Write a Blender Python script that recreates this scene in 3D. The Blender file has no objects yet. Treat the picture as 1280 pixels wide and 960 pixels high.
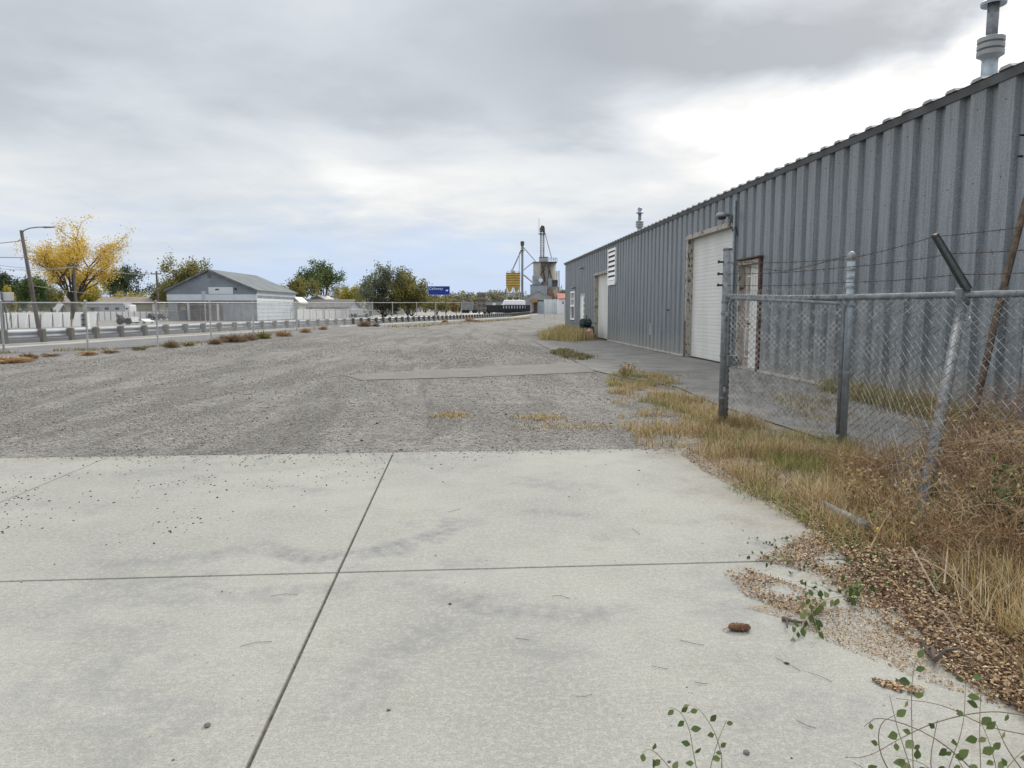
import bpy, bmesh, math, random
import numpy as np
from mathutils import Vector, Matrix
C = bpy.context.scene.collection
R = math.radians
# ------------------------------------------------------------------ camera
F = 887.0; H = 1.5
TH = math.atan(93/F); PS = math.atan(65/F)
cam_d = bpy.data.cameras.new('camera'); cam = bpy.data.objects.new('camera', cam_d); C.objects.link(cam)
cam.location = (0, 0, H); cam.rotation_euler = (math.pi/2-TH, 0, -PS)
cam_d.sensor_width = 36; cam_d.lens = 36*F/1280; cam_d.clip_end = 9000; cam_d.clip_start = 0.05
bpy.context.scene.camera = cam
# ------------------------------------------------------------------ world
SUN_EL, SUN_AZ = 38, 34           # azimuth clockwise from +Y
w = bpy.data.worlds.new('World'); bpy.context.scene.world = w; w.use_nodes = True
class NT:
    def __init__(s, tree): s.t = tree; s.n = tree.nodes; s.l = tree.links
    def node(s, typ, **kw):
        n = s.n.new(typ)
        for k, v in kw.items():
            if k == 'ins':
                for kk, vv in v.items(): s.put(n.inputs[kk], vv)
            else: setattr(n, k, v)
        return n
    def put(s, sock, v):
        if isinstance(v, bpy.types.NodeSocket): s.l.new(v, sock)
        else: sock.default_value = v
    def m(s, op, a, b=0.0, c=None, clamp=False):
        n = s.n.new('ShaderNodeMath'); n.operation = op; n.use_clamp = clamp
        s.put(n.inputs[0], a); s.put(n.inputs[1], b)
        if c is not None: s.put(n.inputs[2], c)
        return n.outputs[0]
    def mix(s, f, a, b, blend='MIX'):
        n = s.n.new('ShaderNodeMix'); n.data_type = 'RGBA'; n.blend_type = blend
        s.put(n.inputs[0], f); s.put(n.inputs[6], a if isinstance(a, bpy.types.NodeSocket) else tuple(a)+(1,)*(4-len(a)))
        s.put(n.inputs[7], b if isinstance(b, bpy.types.NodeSocket) else tuple(b)+(1,)*(4-len(b)))
        return n.outputs[2]
    def noise(s, vec, scale, detail=4, rough=0.55, dist=0.0):
        n = s.node('ShaderNodeTexNoise', ins={'Vector': vec, 'Scale': scale, 'Detail': detail, 'Roughness': rough, 'Distortion': dist})
        return n.outputs[0]
    def step(s, v, a, b):
        n = s.node('ShaderNodeMapRange', interpolation_type='SMOOTHSTEP', ins={'Value': v, 'From Min': a, 'From Max': b})
        return n.outputs[0]
    def scale(s, vec, sc):
        n = s.node('ShaderNodeVectorMath', operation='MULTIPLY'); s.put(n.inputs[0], vec); s.put(n.inputs[1], sc); return n.outputs[0]
def build_world():
    t = NT(w.node_tree); t.n.clear()
    out = t.n.new('ShaderNodeOutputWorld'); bg = t.n.new('ShaderNodeBackground'); t.l.new(bg.outputs[0], out.inputs[0])
    bg.inputs[1].default_value = 0.1
    sky = t.node('ShaderNodeTexSky', sky_type='NISHITA', sun_disc=False, sun_elevation=R(SUN_EL), sun_rotation=R(SUN_AZ), dust_density=2.0)
    d = t.node('ShaderNodeTexCoord').outputs['Generated']
    sp = t.n.new('ShaderNodeSeparateXYZ'); t.l.new(d, sp.inputs[0]); x, y, z = sp.outputs
    az = t.m('MULTIPLY', t.m('ARCTAN2', x, y), 57.2958); el = t.m('MULTIPLY', t.m('ARCSINE', z), 57.2958)
    # cloud sheet seen from below: plane coordinates
    zz = t.m('ADD', t.m('MAXIMUM', z, 0.0), 0.13)
    cx = t.m('DIVIDE', x, zz); cy = t.m('DIVIDE', y, zz)
    cv = t.n.new('ShaderNodeCombineXYZ'); t.l.new(cx, cv.inputs[0]); t.l.new(cy, cv.inputs[1]); cv.inputs[2].default_value = 3.3
    n1 = t.noise(t.scale(cv.outputs[0], (1.0, 1.0, 1)), 0.95, 7, 0.52, 0.4)
    n2 = t.noise(t.scale(cv.outputs[0], (1.0, 1.0, 1)), 2.6, 6, 0.55, 0.2)
    n3 = t.noise(d, 3.2, 3, 0.5)
    n1c = t.m('SUBTRACT', n1, 0.5); n2c = t.m('SUBTRACT', n2, 0.5); n3c = t.m('SUBTRACT', n3, 0.5)
    azw = t.m('ADD', az, t.m('ADD', t.m('MULTIPLY', n1c, 26), t.m('MULTIPLY', n2c, 12)))
    elw = t.m('ADD', el, t.m('ADD', t.m('MULTIPLY', n1c, -9), t.m('MULTIPLY', n2c, 6)))
    def blob(a0, e0, sa, se, amp, k=1.0):
        a = t.m('DIVIDE', t.m('SUBTRACT', azw, a0), sa); e = t.m('DIVIDE', t.m('SUBTRACT', elw, e0), se)
        r = t.m('ADD', t.m('MULTIPLY', a, a), t.m('MULTIPLY', e, e))
        return t.m('MULTIPLY', t.m('EXPONENT', t.m('MULTIPLY', r, -k)), amp)
    b = t.m('ADD', 0.55, t.m('ADD', t.m('MULTIPLY', n1c, 0.52), t.m('MULTIPLY', n2c, 0.34)))
    for args in [(33, 11, 11, 5.5, .40), (40, 19, 6, 8, .55), (25, 12.5, 12, 2.8, .20),
                 (-3, 10.5, 15, 3.4, .20), (-30, 7, 12, 5, .08), (36, 16, 5, 3, .2),
                 (27, 18.5, 9, 3.2, -.46), (13, 19.5, 12, 3.6, -.30), (9, 15.5, 5, 1.6, -.12), (6, 19, 22, 5, -.08), (41, 21, 4.5, 4, .45), (-28, 19, 20, 5.5, -.08), (12, 14.5, 6, 2.6, -.06), (-34, 14, 9, 2.4, -.10),
                 (31, 23, 6, 3, -.18), (-8, 15, 7, 2.2, -.12), (5, 3, 26, 3.2, -.04)]:
        b = t.m('ADD', b, blob(*args))
    # grey deck -> white
    ramp = t.node('ShaderNodeValToRGB'); cr = ramp.color_ramp; t.l.new(b, ramp.inputs[0])
    cr.elements[0].position = 0.16; cr.elements[0].color = (0.375, 0.405, 0.440, 1)
    cr.elements[1].position = 1.02; cr.elements[1].color = (1.02, 1.02, 1.03, 1)
    for p, c in ((0.36, (0.485, 0.520, 0.560, 1)), (0.54, (0.625, 0.660, 0.695, 1)), (0.76, (0.80, 0.80, 0.79, 1))):
        e = cr.elements.new(p); e.color = c
    col = ramp.outputs[0]
    # clearer, bluer air low down
    low = t.m('MULTIPLY', t.step(elw, 9.5, 1.0), t.step(az, 34, 22))
    low = t.m('MULTIPLY', low, t.m('ADD', 0.55, t.m('MULTIPLY', t.step(az, -38, -5), 0.35)))
    col = t.mix(low, col, (0.50, 0.63, 0.86))
    # brighter deck overhead
    up = t.step(el, 24, 50)
    col = t.mix(up, col, (1.62, 1.63, 1.66))
    back = t.m('MULTIPLY', t.step(t.m('ABSOLUTE', az), 105, 155), .42)
    col = t.mix(back, col, (.26, .29, .33))
    side = t.m('MULTIPLY', t.m('MULTIPLY', t.step(az, -45, -75), t.step(az, -150, -110)), .6)
    col = t.mix(side, col, (1.25, 1.27, 1.30))
    col10 = t.scale(col, (10, 10, 10))
    fin = t.mix(0.92, sky.outputs[0], col10)
    t.l.new(fin, bg.inputs[0])
build_world()
sun_d = bpy.data.lights.new('sun', 'SUN'); sun = bpy.data.objects.new('sun', sun_d); C.objects.link(sun)
sun_d.energy = 1.9; sun_d.angle = R(14); sun_d.color = (1, .93, .83)
sd = Vector((math.sin(R(SUN_AZ))*math.cos(R(SUN_EL)), math.cos(R(SUN_AZ))*math.cos(R(SUN_EL)), math.sin(R(SUN_EL))))
sun.rotation_euler = sd.to_track_quat('Z', 'Y').to_euler(); sun.location = (30, 40, 60)
vs = bpy.context.scene.view_settings
vs.view_transform = 'Standard'; vs.look = 'None'; vs.gamma = 1; vs.exposure = 0.2; vs.use_curve_mapping = False

# ------------------------------------------------------------------ geometry of the survey
def ray(px, py):
    x = (px-640)/F; y = -(py-480)/F
    return x, math.cos(TH)+y*math.sin(TH), -math.sin(TH)+y*math.cos(TH)
def wxy(l, fw): return l*math.cos(PS)+fw*math.sin(PS), fw*math.cos(PS)-l*math.sin(PS)
def G(px, py, z=0.0):
    l, fw, u = ray(px, py); s = (z-H)/u; x, y = wxy(l*s, fw*s); return Vector((x, y, z))
WX = 7.25
def W(px, py, X=WX):
    l, fw, u = ray(px, py); wx, wy = wxy(l, fw); s = X/wx; return wy*s, H+u*s
def at(px, py, fw):                 # lateral offset and height at a forward distance
    l, f0, u = ray(px, py); s = fw/f0; return l*s, H+u*s
def P(px, py, fw):
    l, z = at(px, py, fw); x, y = wxy(l, fw); return Vector((x, y, z))
rnd = random.Random(7)
# ------------------------------------------------------------------ object helpers
def tag(o, label=None, cat=None, group=None, kind=None):
    if label: o['label'] = label
    if cat: o['category'] = cat
    if group: o['group'] = group
    if kind: o['kind'] = kind
    return o
def thing(name, label, cat, loc=(0, 0, 0), rz=0, group=None):
    o = bpy.data.objects.new(name, None); C.objects.link(o); o.empty_display_size = .2
    o.location = loc; o.rotation_euler = (0, 0, rz); return tag(o, label, cat, group)
class MB:
    def __init__(s): s.v = []; s.f = []
    def add(s, vs_, fs):
        n = len(s.v); s.v += [tuple(v) for v in vs_]; s.f += [tuple(i+n for i in f) for f in fs]; return s
    def box(s, x0, x1, y0, y1, z0, z1):
        return s.add([(x0,y0,z0),(x1,y0,z0),(x1,y1,z0),(x0,y1,z0),(x0,y0,z1),(x1,y0,z1),(x1,y1,z1),(x0,y1,z1)],
                     [(0,3,2,1),(4,5,6,7),(0,1,5,4),(1,2,6,5),(2,3,7,6),(3,0,4,7)])
    def bar(s, p, q, a, b=None, up=(0,0,1)):            # rectangular bar from p to q
        p, q = Vector(p), Vector(q); b = b or a; d = (q-p).normalized(); up = Vector(up)
        if abs(d.dot(up)) > .98: up = Vector((0, 1, 0))
        r = d.cross(up).normalized(); u = r.cross(d); o = []
        for e in (p, q):
            for i, j in ((-1,-1),(1,-1),(1,1),(-1,1)): o.append(e+r*i*a/2+u*j*b/2)
        return s.add(o, [(0,3,2,1),(4,5,6,7),(0,1,5,4),(1,2,6,5),(2,3,7,6),(3,0,4,7)])
    def tube(s, pts, rad, n=8, cap=True):
        pts = [Vector(p) for p in pts]
        if not hasattr(rad, '__len__'): rad = [rad]*len(pts)
        base = len(s.v); ref = None
        for i, p in enumerate(pts):
            d = (pts[min(i+1, len(pts)-1)]-pts[max(i-1, 0)])
            d = d.normalized() if d.length > 1e-9 else Vector((0, 0, 1))
            if ref is None:
                ref = Vector((1, 0, 0)) if abs(d.x) < .8 else Vector((0, 1, 0))
            r = (ref-d*ref.dot(d)).normalized(); u = d.cross(r); ref = r
            for k in range(n):
                a = 2*math.pi*k/n; s.v.append(tuple(p+(r*math.cos(a)+u*math.sin(a))*rad[i]))
        for i in range(len(pts)-1):
            for k in range(n):
                a = base+i*n+k; b = base+i*n+(k+1) % n; s.f.append((a, b, b+n, a+n))
        if cap:
            s.f.append(tuple(base+k for k in range(n))[::-1]); s.f.append(tuple(base+(len(pts)-1)*n+k for k in range(n)))
        return s
    def lathe(s, prof, n=16, c=(0, 0, 0)):
        base = len(s.v)
        for r, z in prof:
            for k in range(n):
                a = 2*math.pi*k/n; s.v.append((c[0]+r*math.cos(a), c[1]+r*math.sin(a), c[2]+z))
        for i in range(len(prof)-1):
            for k in range(n):
                a = base+i*n+k; b = base+i*n+(k+1) % n; s.f.append((a, b, b+n, a+n))
        s.f.append(tuple(base+k for k in range(n))[::-1]); s.f.append(tuple(base+(len(prof)-1)*n+k for k in range(n)))
        return s
    def prism(s, poly, y0, y1):                          # polygon in x,z extruded along y
        n = len(poly); v = [(x, y0, z) for x, z in poly]+[(x, y1, z) for x, z in poly]
        return s.add(v, [tuple(range(n)), tuple(range(2*n-1, n-1, -1))]+[(i, i+n, (i+1) % n+n, (i+1) % n) for i in range(n)])
    def build(s, name, m, parent=None, smooth=False, bevel=0):
        me = bpy.data.meshes.new(name); me.from_pydata(s.v, [], s.f)
        bm = bmesh.new(); bm.from_mesh(me); bmesh.ops.recalc_face_normals(bm, faces=bm.faces); bm.to_mesh(me); bm.free()
        me.materials.append(m); o = bpy.data.objects.new(name, me); C.objects.link(o)
        if smooth:
            for p in me.polygons: p.use_smooth = True
        if parent: o.parent = parent
        if bevel:
            b = o.modifiers.new('bevel', 'BEVEL'); b.width = bevel; b.segments = 2; b.limit_method = 'ANGLE'
        return o
def bulk(name, V, Fc, m, parent=None, smooth=False):
    V = np.ascontiguousarray(V, dtype=np.float32).reshape(-1, 3); Fc = np.ascontiguousarray(Fc, dtype=np.int32); k = Fc.shape[1]
    me = bpy.data.meshes.new(name); me.vertices.add(len(V)); me.vertices.foreach_set('co', V.ravel())
    me.loops.add(Fc.size); me.loops.foreach_set('vertex_index', Fc.ravel())
    me.polygons.add(len(Fc)); me.polygons.foreach_set('loop_start', np.arange(0, Fc.size, k, dtype=np.int32))
    me.polygons.foreach_set('loop_total', np.full(len(Fc), k, dtype=np.int32))
    me.update(calc_edges=True); me.validate(); me.materials.append(m)
    o = bpy.data.objects.new(name, me); C.objects.link(o)
    if parent: o.parent = parent
    return o
def dup(root, loc=None, rz=None, label=None, scale=None):
    r = root.copy(); C.objects.link(r)
    if loc is not None: r.location = loc
    if rz is not None: r.rotation_euler = (0, 0, rz)
    if label: r['label'] = label
    if scale is not None: r.scale = scale
    for ch in list(root.children):
        c = ch.copy(); C.objects.link(c); c.parent = r
        for g in ch.children:
            d = g.copy(); C.objects.link(d); d.parent = c
    return r
def sheet(name, pts, z, m, kind='structure'):
    me = bpy.data.meshes.new(name); me.from_pydata([(p[0], p[1], z) for p in pts], [], [tuple(range(len(pts)))])
    bm = bmesh.new(); bm.from_mesh(me); bmesh.ops.recalc_face_normals(bm, faces=bm.faces)
    if bm.faces[:][0].normal.z < 0: bmesh.ops.reverse_faces(bm, faces=bm.faces)
    bm.to_mesh(me); bm.free(); me.materials.append(m)
    o = bpy.data.objects.new(name, me); C.objects.link(o); return tag(o, kind=kind)
# ------------------------------------------------------------------ materials
def newmat(name):
    m = bpy.data.materials.new(name); m.use_nodes = True; t = NT(m.node_tree)
    b = m.node_tree.nodes['Principled BSDF']; b.inputs['Specular IOR Level'].default_value = .3
    return m, t, b
def pos(t): return t.node('ShaderNodeNewGeometry').outputs['Position']
def bump(t, b, h, dist=0.02, strength=1.0):
    n = t.node('ShaderNodeBump', ins={'Height': h, 'Distance': dist, 'Strength': strength}); t.l.new(n.outputs[0], b.inputs['Normal'])
def smat(name, c, c2=None, scale=3, rough=.7, metal=0, bscale=40, bd=0, det=5, stretch=(1, 1, 1), dirt=None, lo=.35, hi=.65):
    m, t, b = newmat(name); p = pos(t)
    c2 = c2 or tuple(x*.75 for x in c)
    f = t.step(t.noise(t.scale(p, stretch), scale, det, .6), lo, hi)
    col = t.mix(f, c, c2)
    if dirt: col = t.mix(t.m('MULTIPLY', t.step(t.noise(p, dirt[0], 6, .7), dirt[2], dirt[2]+.12), dirt[3]), col, dirt[1])
    t.l.new(col, b.inputs['Base Color']); b.inputs['Roughness'].default_value = rough; b.inputs['Metallic'].default_value = metal
    if bd: bump(t, b, t.noise(p, bscale, 4), bd)
    return m
def islmat(name, cols, rough=.7, trans=0.0):            # colour varies per leaf / stone / blade
    m, t, b = newmat(name)
    r = t.node('ShaderNodeNewGeometry').outputs['Random Per Island']
    n = t.node('ShaderNodeValToRGB', ins={'Fac': r}); cr = n.color_ramp; cr.interpolation = 'CONSTANT' if len(cols) > 3 else 'LINEAR'
    cr.elements[0].color = cols[0]+(1,); cr.elements[1].position = 1-1/len(cols) if len(cols) > 3 else 1; cr.elements[1].color = cols[-1]+(1,)
    for i, c in enumerate(cols[1:-1]):
        e = cr.elements.new((i+1)/len(cols) if len(cols) > 3 else (i+1)/(len(cols)-1)); e.color = c+(1,)
    t.l.new(n.outputs[0], b.inputs['Base Color']); b.inputs['Roughness'].default_value = rough
    if trans:
        tr = t.n.new('ShaderNodeBsdfTranslucent'); t.l.new(n.outputs[0], tr.inputs[0]); mx = t.n.new('ShaderNodeMixShader')
        mx.inputs[0].default_value = trans; t.l.new(b.outputs[0], mx.inputs[1]); t.l.new(tr.outputs[0], mx.inputs[2])
        t.l.new(mx.outputs[0], m.node_tree.nodes['Material Output'].inputs[0])
    return m
def leafmat(name, cols, scale=.35, trans=.25):           # clumps by position plus variation per leaf
    m, t, b = newmat(name); p = pos(t)
    r = t.node('ShaderNodeNewGeometry').outputs['Random Per Island']
    f = t.m('ADD', t.m('MULTIPLY', t.step(t.noise(p, scale, 2), .35, .65), .6), t.m('MULTIPLY', r, .4))
    n = t.node('ShaderNodeValToRGB', ins={'Fac': f}); cr = n.color_ramp
    cr.elements[0].color = cols[0]+(1,); cr.elements[1].color = cols[-1]+(1,)
    for i, c in enumerate(cols[1:-1]): cr.elements.new((i+1)/(len(cols)-1)).color = c+(1,)
    t.l.new(n.outputs[0], b.inputs['Base Color']); b.inputs['Roughness'].default_value = .6
    tr = t.n.new('ShaderNodeBsdfTranslucent'); t.l.new(n.outputs[0], tr.inputs[0]); mx = t.n.new('ShaderNodeMixShader')
    mx.inputs[0].default_value = trans; t.l.new(b.outputs[0], mx.inputs[1]); t.l.new(tr.outputs[0], mx.inputs[2])
    t.l.new(mx.outputs[0], m.node_tree.nodes['Material Output'].inputs[0])
    return m
def circ3(a, b, c):
    ax, ay, bx, by, cx, cy = a.x, a.y, b.x, b.y, c.x, c.y
    d = 2*(ax*(by-cy)+bx*(cy-ay)+cx*(ay-by))
    ux = ((ax*ax+ay*ay)*(by-cy)+(bx*bx+by*by)*(cy-ay)+(cx*cx+cy*cy)*(ay-by))/d
    uy = ((ax*ax+ay*ay)*(cx-bx)+(bx*bx+by*by)*(ax-cx)+(cx*cx+cy*cy)*(bx-ax))/d
    return ux, uy, math.hypot(ax-ux, ay-uy)
def concrete_mat():
    m, t, b = newmat('pale_concrete'); p = pos(t)
    big = t.noise(p, .55, 5, .6); mid = t.noise(p, 2.6, 6, .65); fine = t.noise(p, 38, 5, .7); grit = t.noise(p, 120, 4, .85)
    col = t.mix(t.step(big, .35, .68), (.372, .376, .336), (.290, .294, .268))
    col = t.mix(t.m('MULTIPLY', t.step(mid, .48, .70), .45), col, (.27, .255, .222))
    col = t.mix(t.m('MULTIPLY', t.step(fine, .44, .62), .50), col, (.47, .465, .42))
    col = t.mix(t.m('MULTIPLY', t.step(grit, .50, .58), .55), col, (.17, .167, .152))
    broom = t.noise(t.scale(p, (1.5, 60, 1)), 3, 3, .6)
    col = t.mix(t.m('MULTIPLY', t.step(broom, .42, .66), .24), col, (.23, .225, .205))
    # tyre scuffs: rings laid on the slab
    sp = t.n.new('ShaderNodeSeparateXYZ'); t.l.new(p, sp.inputs[0]); x, y = sp.outputs[0], sp.outputs[1]
    wob = t.m('SUBTRACT', t.noise(p, 3.0, 4), .5)
    tot = None
    for a_, b_, c_, wd, amp in ((G(560, 648), G(470, 690), G(300, 668), .13, .55), (G(330, 676), G(220, 700), G(90, 700), .12, .42),
                           (G(505, 720), G(640, 762), G(775, 765), .14, .42), (G(120, 700), G(270, 745), G(420, 735), .12, .32),
                           (G(640, 645), G(700, 640), G(750, 650), .07, .35), (G(420, 900), G(520, 800), G(690, 740), .17, .34),
                           (G(20, 900), G(110, 840), G(260, 810), .18, .30)):
        cx_, cy_, r_ = circ3(a_, b_, c_)
        dx = t.m('SUBTRACT', x, cx_); dy = t.m('SUBTRACT', y, cy_)
        rr = t.m('SQRT', t.m('ADD', t.m('MULTIPLY', dx, dx), t.m('MULTIPLY', dy, dy)))
        dd = t.m('ABSOLUTE', t.m('SUBTRACT', t.m('ADD', rr, t.m('MULTIPLY', wob, .34)), r_))
        band = t.step(dd, wd*1.35, wd*.2)
        ang = t.m('ARCTAN2', dy, dx); tread = t.m('SINE', t.m('MULTIPLY', ang, r_*75))
        band = t.m('MULTIPLY', band, t.m('ADD', .84, t.m('MULTIPLY', tread, .16)))
        mid_ = b_; L = max((a_-b_).length, (c_-b_).length)
        ex = t.m('SUBTRACT', x, mid_.x); ey = t.m('SUBTRACT', y, mid_.y)
        er = t.m('SQRT', t.m('ADD', t.m('MULTIPLY', ex, ex), t.m('MULTIPLY', ey, ey)))
        band = t.m('MULTIPLY', t.m('MULTIPLY', band, t.step(er, L*1.1, L*.45)), amp*1.5)
        tot = band if tot is None else t.m('MAXIMUM', tot, band)
    patch = t.m('MULTIPLY', t.step(t.noise(p, .95, 5, .6), .50, .64), .42)
    tot = t.m('MAXIMUM', tot, patch)
    tot = t.m('MULTIPLY', tot, t.step(t.noise(p, 7, 6, .75), .34, .62))
    col = t.mix(tot, col, (.175, .175, .19))
    rs = t.m('MULTIPLY', t.step(t.noise(p, 1.7, 6, .7), .60, .74), .28)
    col = t.mix(rs, col, (.27, .245, .185))
    ed = t.m('MULTIPLY', t.step(t.m('ADD', y, t.m('MULTIPLY', t.noise(p, 3.2, 6, .75), 1.6)), 7.9, 8.5), .45)
    col = t.mix(ed, col, (.20, .19, .165))
    rd = t.m('MULTIPLY', t.step(t.m('ADD', x, t.m('MULTIPLY', t.noise(p, 2.6, 6, .75), 2.4)), 2.9, 3.9), .55)
    col = t.mix(rd, col, (.24, .20, .15))
    # pits and tar flecks
    vor = t.node('ShaderNodeTexVoronoi', ins={'Vector': p, 'Scale': 13.0, 'Randomness': 1.0})
    sel = t.node('ShaderNodeSeparateColor'); t.l.new(vor.outputs['Color'], sel.inputs[0])
    rad = t.m('MULTIPLY', sel.outputs[0], .085)
    fl = t.m('MULTIPLY', t.m('LESS_THAN', vor.outputs['Distance'], rad), t.m('GREATER_THAN', sel.outputs[1], .55))
    col = t.mix(t.m('MULTIPLY', fl, .7), col, (.12, .115, .105))
    t.l.new(col, b.inputs['Base Color']); b.inputs['Roughness'].default_value = .88
    h = t.m('ADD', t.m('MULTIPLY', grit, .5), t.m('ADD', t.m('MULTIPLY', fine, .7), t.m('MULTIPLY', broom, .4)))
    bump(t, b, h, .004, .8)
    return m
def gravel_mat(name, c1, c2, c3, dark=(.07, .07, .068), tracks=True):
    m, t, b = newmat(name); p = pos(t)
    big = t.noise(p, .22, 5, .6); mid = t.noise(p, 1.6, 6, .7); fine = t.noise(p, 22, 6, .8)
    col = t.mix(t.step(big, .35, .65), c1, c2)
    col = t.mix(t.m('MULTIPLY', t.step(mid, .42, .66), .55), col, c3)
    if tracks:
        tr = t.noise(t.scale(p, (1.0, .13, 1)), 1.5, 5, .65, .5)
        col = t.mix(t.m('MULTIPLY', t.step(tr, .47, .57), .5), col, tuple(x*1.28 for x in c1))
        tr2 = t.noise(t.scale(p, (.60, .10, 1)), 1.1, 6, .65, 1.4)
        col = t.mix(t.m('MULTIPLY', t.step(tr2, .49, .57), .55), col, tuple(x*.60 for x in c1))
    v = t.node('ShaderNodeTexVoronoi', ins={'Vector': p, 'Scale': 34.0}); v2 = t.node('ShaderNodeTexVoronoi', ins={'Vector': p, 'Scale': 11.0})
    sc = t.node('ShaderNodeSeparateColor'); t.l.new(v.outputs['Color'], sc.inputs[0]); sc2 = t.node('ShaderNodeSeparateColor'); t.l.new(v2.outputs['Color'], sc2.inputs[0])
    val = t.m('ADD', .55, t.m('ADD', t.m('MULTIPLY', sc.outputs[0], .62), t.m('MULTIPLY', sc2.outputs[1], .30)))
    vv = t.n.new('ShaderNodeCombineColor'); [t.l.new(val, vv.inputs[i]) for i in range(3)]
    col = t.mix(1.0, col, vv.outputs[0], 'MULTIPLY')
    col = t.mix(t.m('MULTIPLY', t.step(fine, .54, .70), .6), col, dark)
    t.l.new(col, b.inputs['Base Color']); b.inputs['Roughness'].default_value = .95
    h = t.m('ADD', t.m('MULTIPLY', v.outputs['Distance'], -.8), t.m('ADD', t.m('MULTIPLY', fine, .5), t.m('MULTIPLY', mid, 2.5)))
    bump(t, b, h, .03, .9)
    return m
def galv_mat(name, base, tone2, streak=(.20, .19, .17), dust=(.42, .41, .37), grain=1.0):
    m, t, b = newmat(name); p = pos(t); sp = t.n.new('ShaderNodeSeparateXYZ'); t.l.new(p, sp.inputs[0]); z = sp.outputs[2]
    a = t.noise(t.scale(p, (9, 9, .35)), 1.6, 5, .6); s2 = t.noise(t.scale(p, (30, 30, .5)), 1.6, 4, .65)
    col = t.mix(t.step(a, .35, .68), base, tone2)
    col = t.mix(t.m('MULTIPLY', t.step(s2, .52, .72), .45), col, streak)
    g = t.noise(p, 42, 4, .85); col = t.mix(t.m('MULTIPLY', t.step(g, .47, .62), .42*grain), col, tuple(x*1.7 for x in base))
    g2 = t.noise(p, 64, 3, .85); col = t.mix(t.m('MULTIPLY', t.step(g2, .52, .64), .55*grain), col, tuple(x*.4 for x in base))
    # dust splashed up from the ground; stains running down from the eave
    low = t.m('MULTIPLY', t.step(t.m('ADD', z, t.m('MULTIPLY', a, .9)), 1.35, .35), .62)
    col = t.mix(low, col, dust)
    top = t.m('MULTIPLY', t.step(t.m('SUBTRACT', z, t.m('MULTIPLY', s2, 2.4)), 2.2, 3.6), .30)
    col = t.mix(top, col, (.155, .135, .12))
    t.l.new(col, b.inputs['Base Color']); b.inputs['Roughness'].default_value = .48; b.inputs['Metallic'].default_value = .5
    bump(t, b, t.noise(t.scale(p, (1, 1, .4)), 3, 3), .02, .35)
    return m
M = {}
M['slab'] = concrete_mat()
M['joint'] = smat('joint_filler', (.06, .058, .05), (.13, .12, .10), 30, .95)
M['gravel'] = gravel_mat('grey_gravel', (.205, .197, .182), (.255, .245, .227), (.148, .141, .130))
M['ground'] = gravel_mat('dusty_ground', (.30, .29, .265), (.34, .325, .295), (.23, .22, .20), tracks=False)
M['soil'] = gravel_mat('soil', (.25, .205, .145), (.30, .25, .175), (.16, .13, .095), tracks=False)
M['apron'] = smat('worn_concrete', (.235, .23, .218), (.165, .161, .152), 1.1, .9, 0, 60, .006, 7, dirt=(2.3, (.10, .096, .085), .56, .7))
M['asphalt'] = smat('asphalt', (.038, .040, .044), (.055, .056, .06), 2, .9, 0, 60, .004)
M['path'] = smat('old_asphalt', (.15, .15, .155), (.19, .19, .19), 1.5, .9)
M['kerbc'] = smat('kerb_concrete', (.50, .485, .44), (.42, .41, .375), 1, .85)
M['wall'] = galv_mat('galvanised_siding', (.258, .286, .306), (.172, .192, .207))
M['trim'] = smat('grey_trim', (.17, .185, .20), (.12, .125, .13), 2, .6, .2)
M['bump'] = smat('roof_sheet', (.36, .37, .375), (.27, .28, .285), 3, .5, .3)
M['gut'] = smat('footing', (.50, .49, .45), (.30, .28, .25), 4, .9)
M['whited'] = smat('white_door_paint', (.66, .67, .64), (.60, .61, .58), 1.2, .55, stretch=(1, 1, .4), dirt=(5, (.42, .40, .35), .60, .35))
M['whitep'] = smat('white_paint', (.88, .88, .875), (.82, .82, .81), 3, .6)
M['rustw'] = smat('peeling_paint', (.40, .375, .33), (.10, .065, .05), 12, .85, 0, stretch=(1, 1, .5), lo=.53, hi=.60)
M['rust'] = smat('rusty_brown', (.085, .052, .040), (.15, .10, .075), 8, .85, 0)
M['black'] = smat('black_paint', (.022, .024, .026), (.045, .045, .045), 6, .5)
M['glass'] = smat('dark_glass', (.035, .042, .05), (.06, .07, .08), 2, .15)
M['galv'] = smat('galvanised_pipe', (.235, .255, .27), (.15, .165, .175), 14, .6, .25, dirt=(30, (.09, .085, .08), .54, .6))
M['galvl'] = smat('bright_galvanised', (.38, .435, .475), (.28, .325, .36), 10, .5, .3, dirt=(26, (.14, .15, .155), .56, .5))
M['wire'] = smat('fence_wire', (.52, .53, .53), (.12, .11, .10), 9, .55, .4)
M['wiref'] = smat('far_fence_wire', (.50, .51, .51), (.38, .385, .38), 2, .5, .3)
M['barb'] = smat('barbed_wire', (.15, .14, .13), (.09, .06, .045), 20, .6, .3)
M['arm'] = smat('black_arm', (.028, .034, .036), (.05, .055, .055), 20, .55, .3)
M['armb'] = smat('arm_face', (.10, .115, .12), (.07, .08, .085), 20, .5, .3)
M['wood'] = smat('old_wood', (.15, .11, .078), (.065, .05, .038), 14, .9, stretch=(1, 1, .3))
M['greypole'] = smat('weathered_pole', (.165, .15, .135), (.11, .10, .09), 5, .85, stretch=(1, 1, .2))
M['railm'] = smat('guardrail_steel', (.56, .59, .62), (.46, .49, .51), 2, .45, .2)
M['railp'] = smat('guardrail_post', (.13, .12, .10), (.09, .083, .07), 6, .9)
M['bark'] = smat('bark', (.085, .068, .055), (.13, .11, .09), 8, .95)
M['barkd'] = smat('dark_bark', (.05, .042, .036), (.085, .075, .065), 8, .95)
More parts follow.
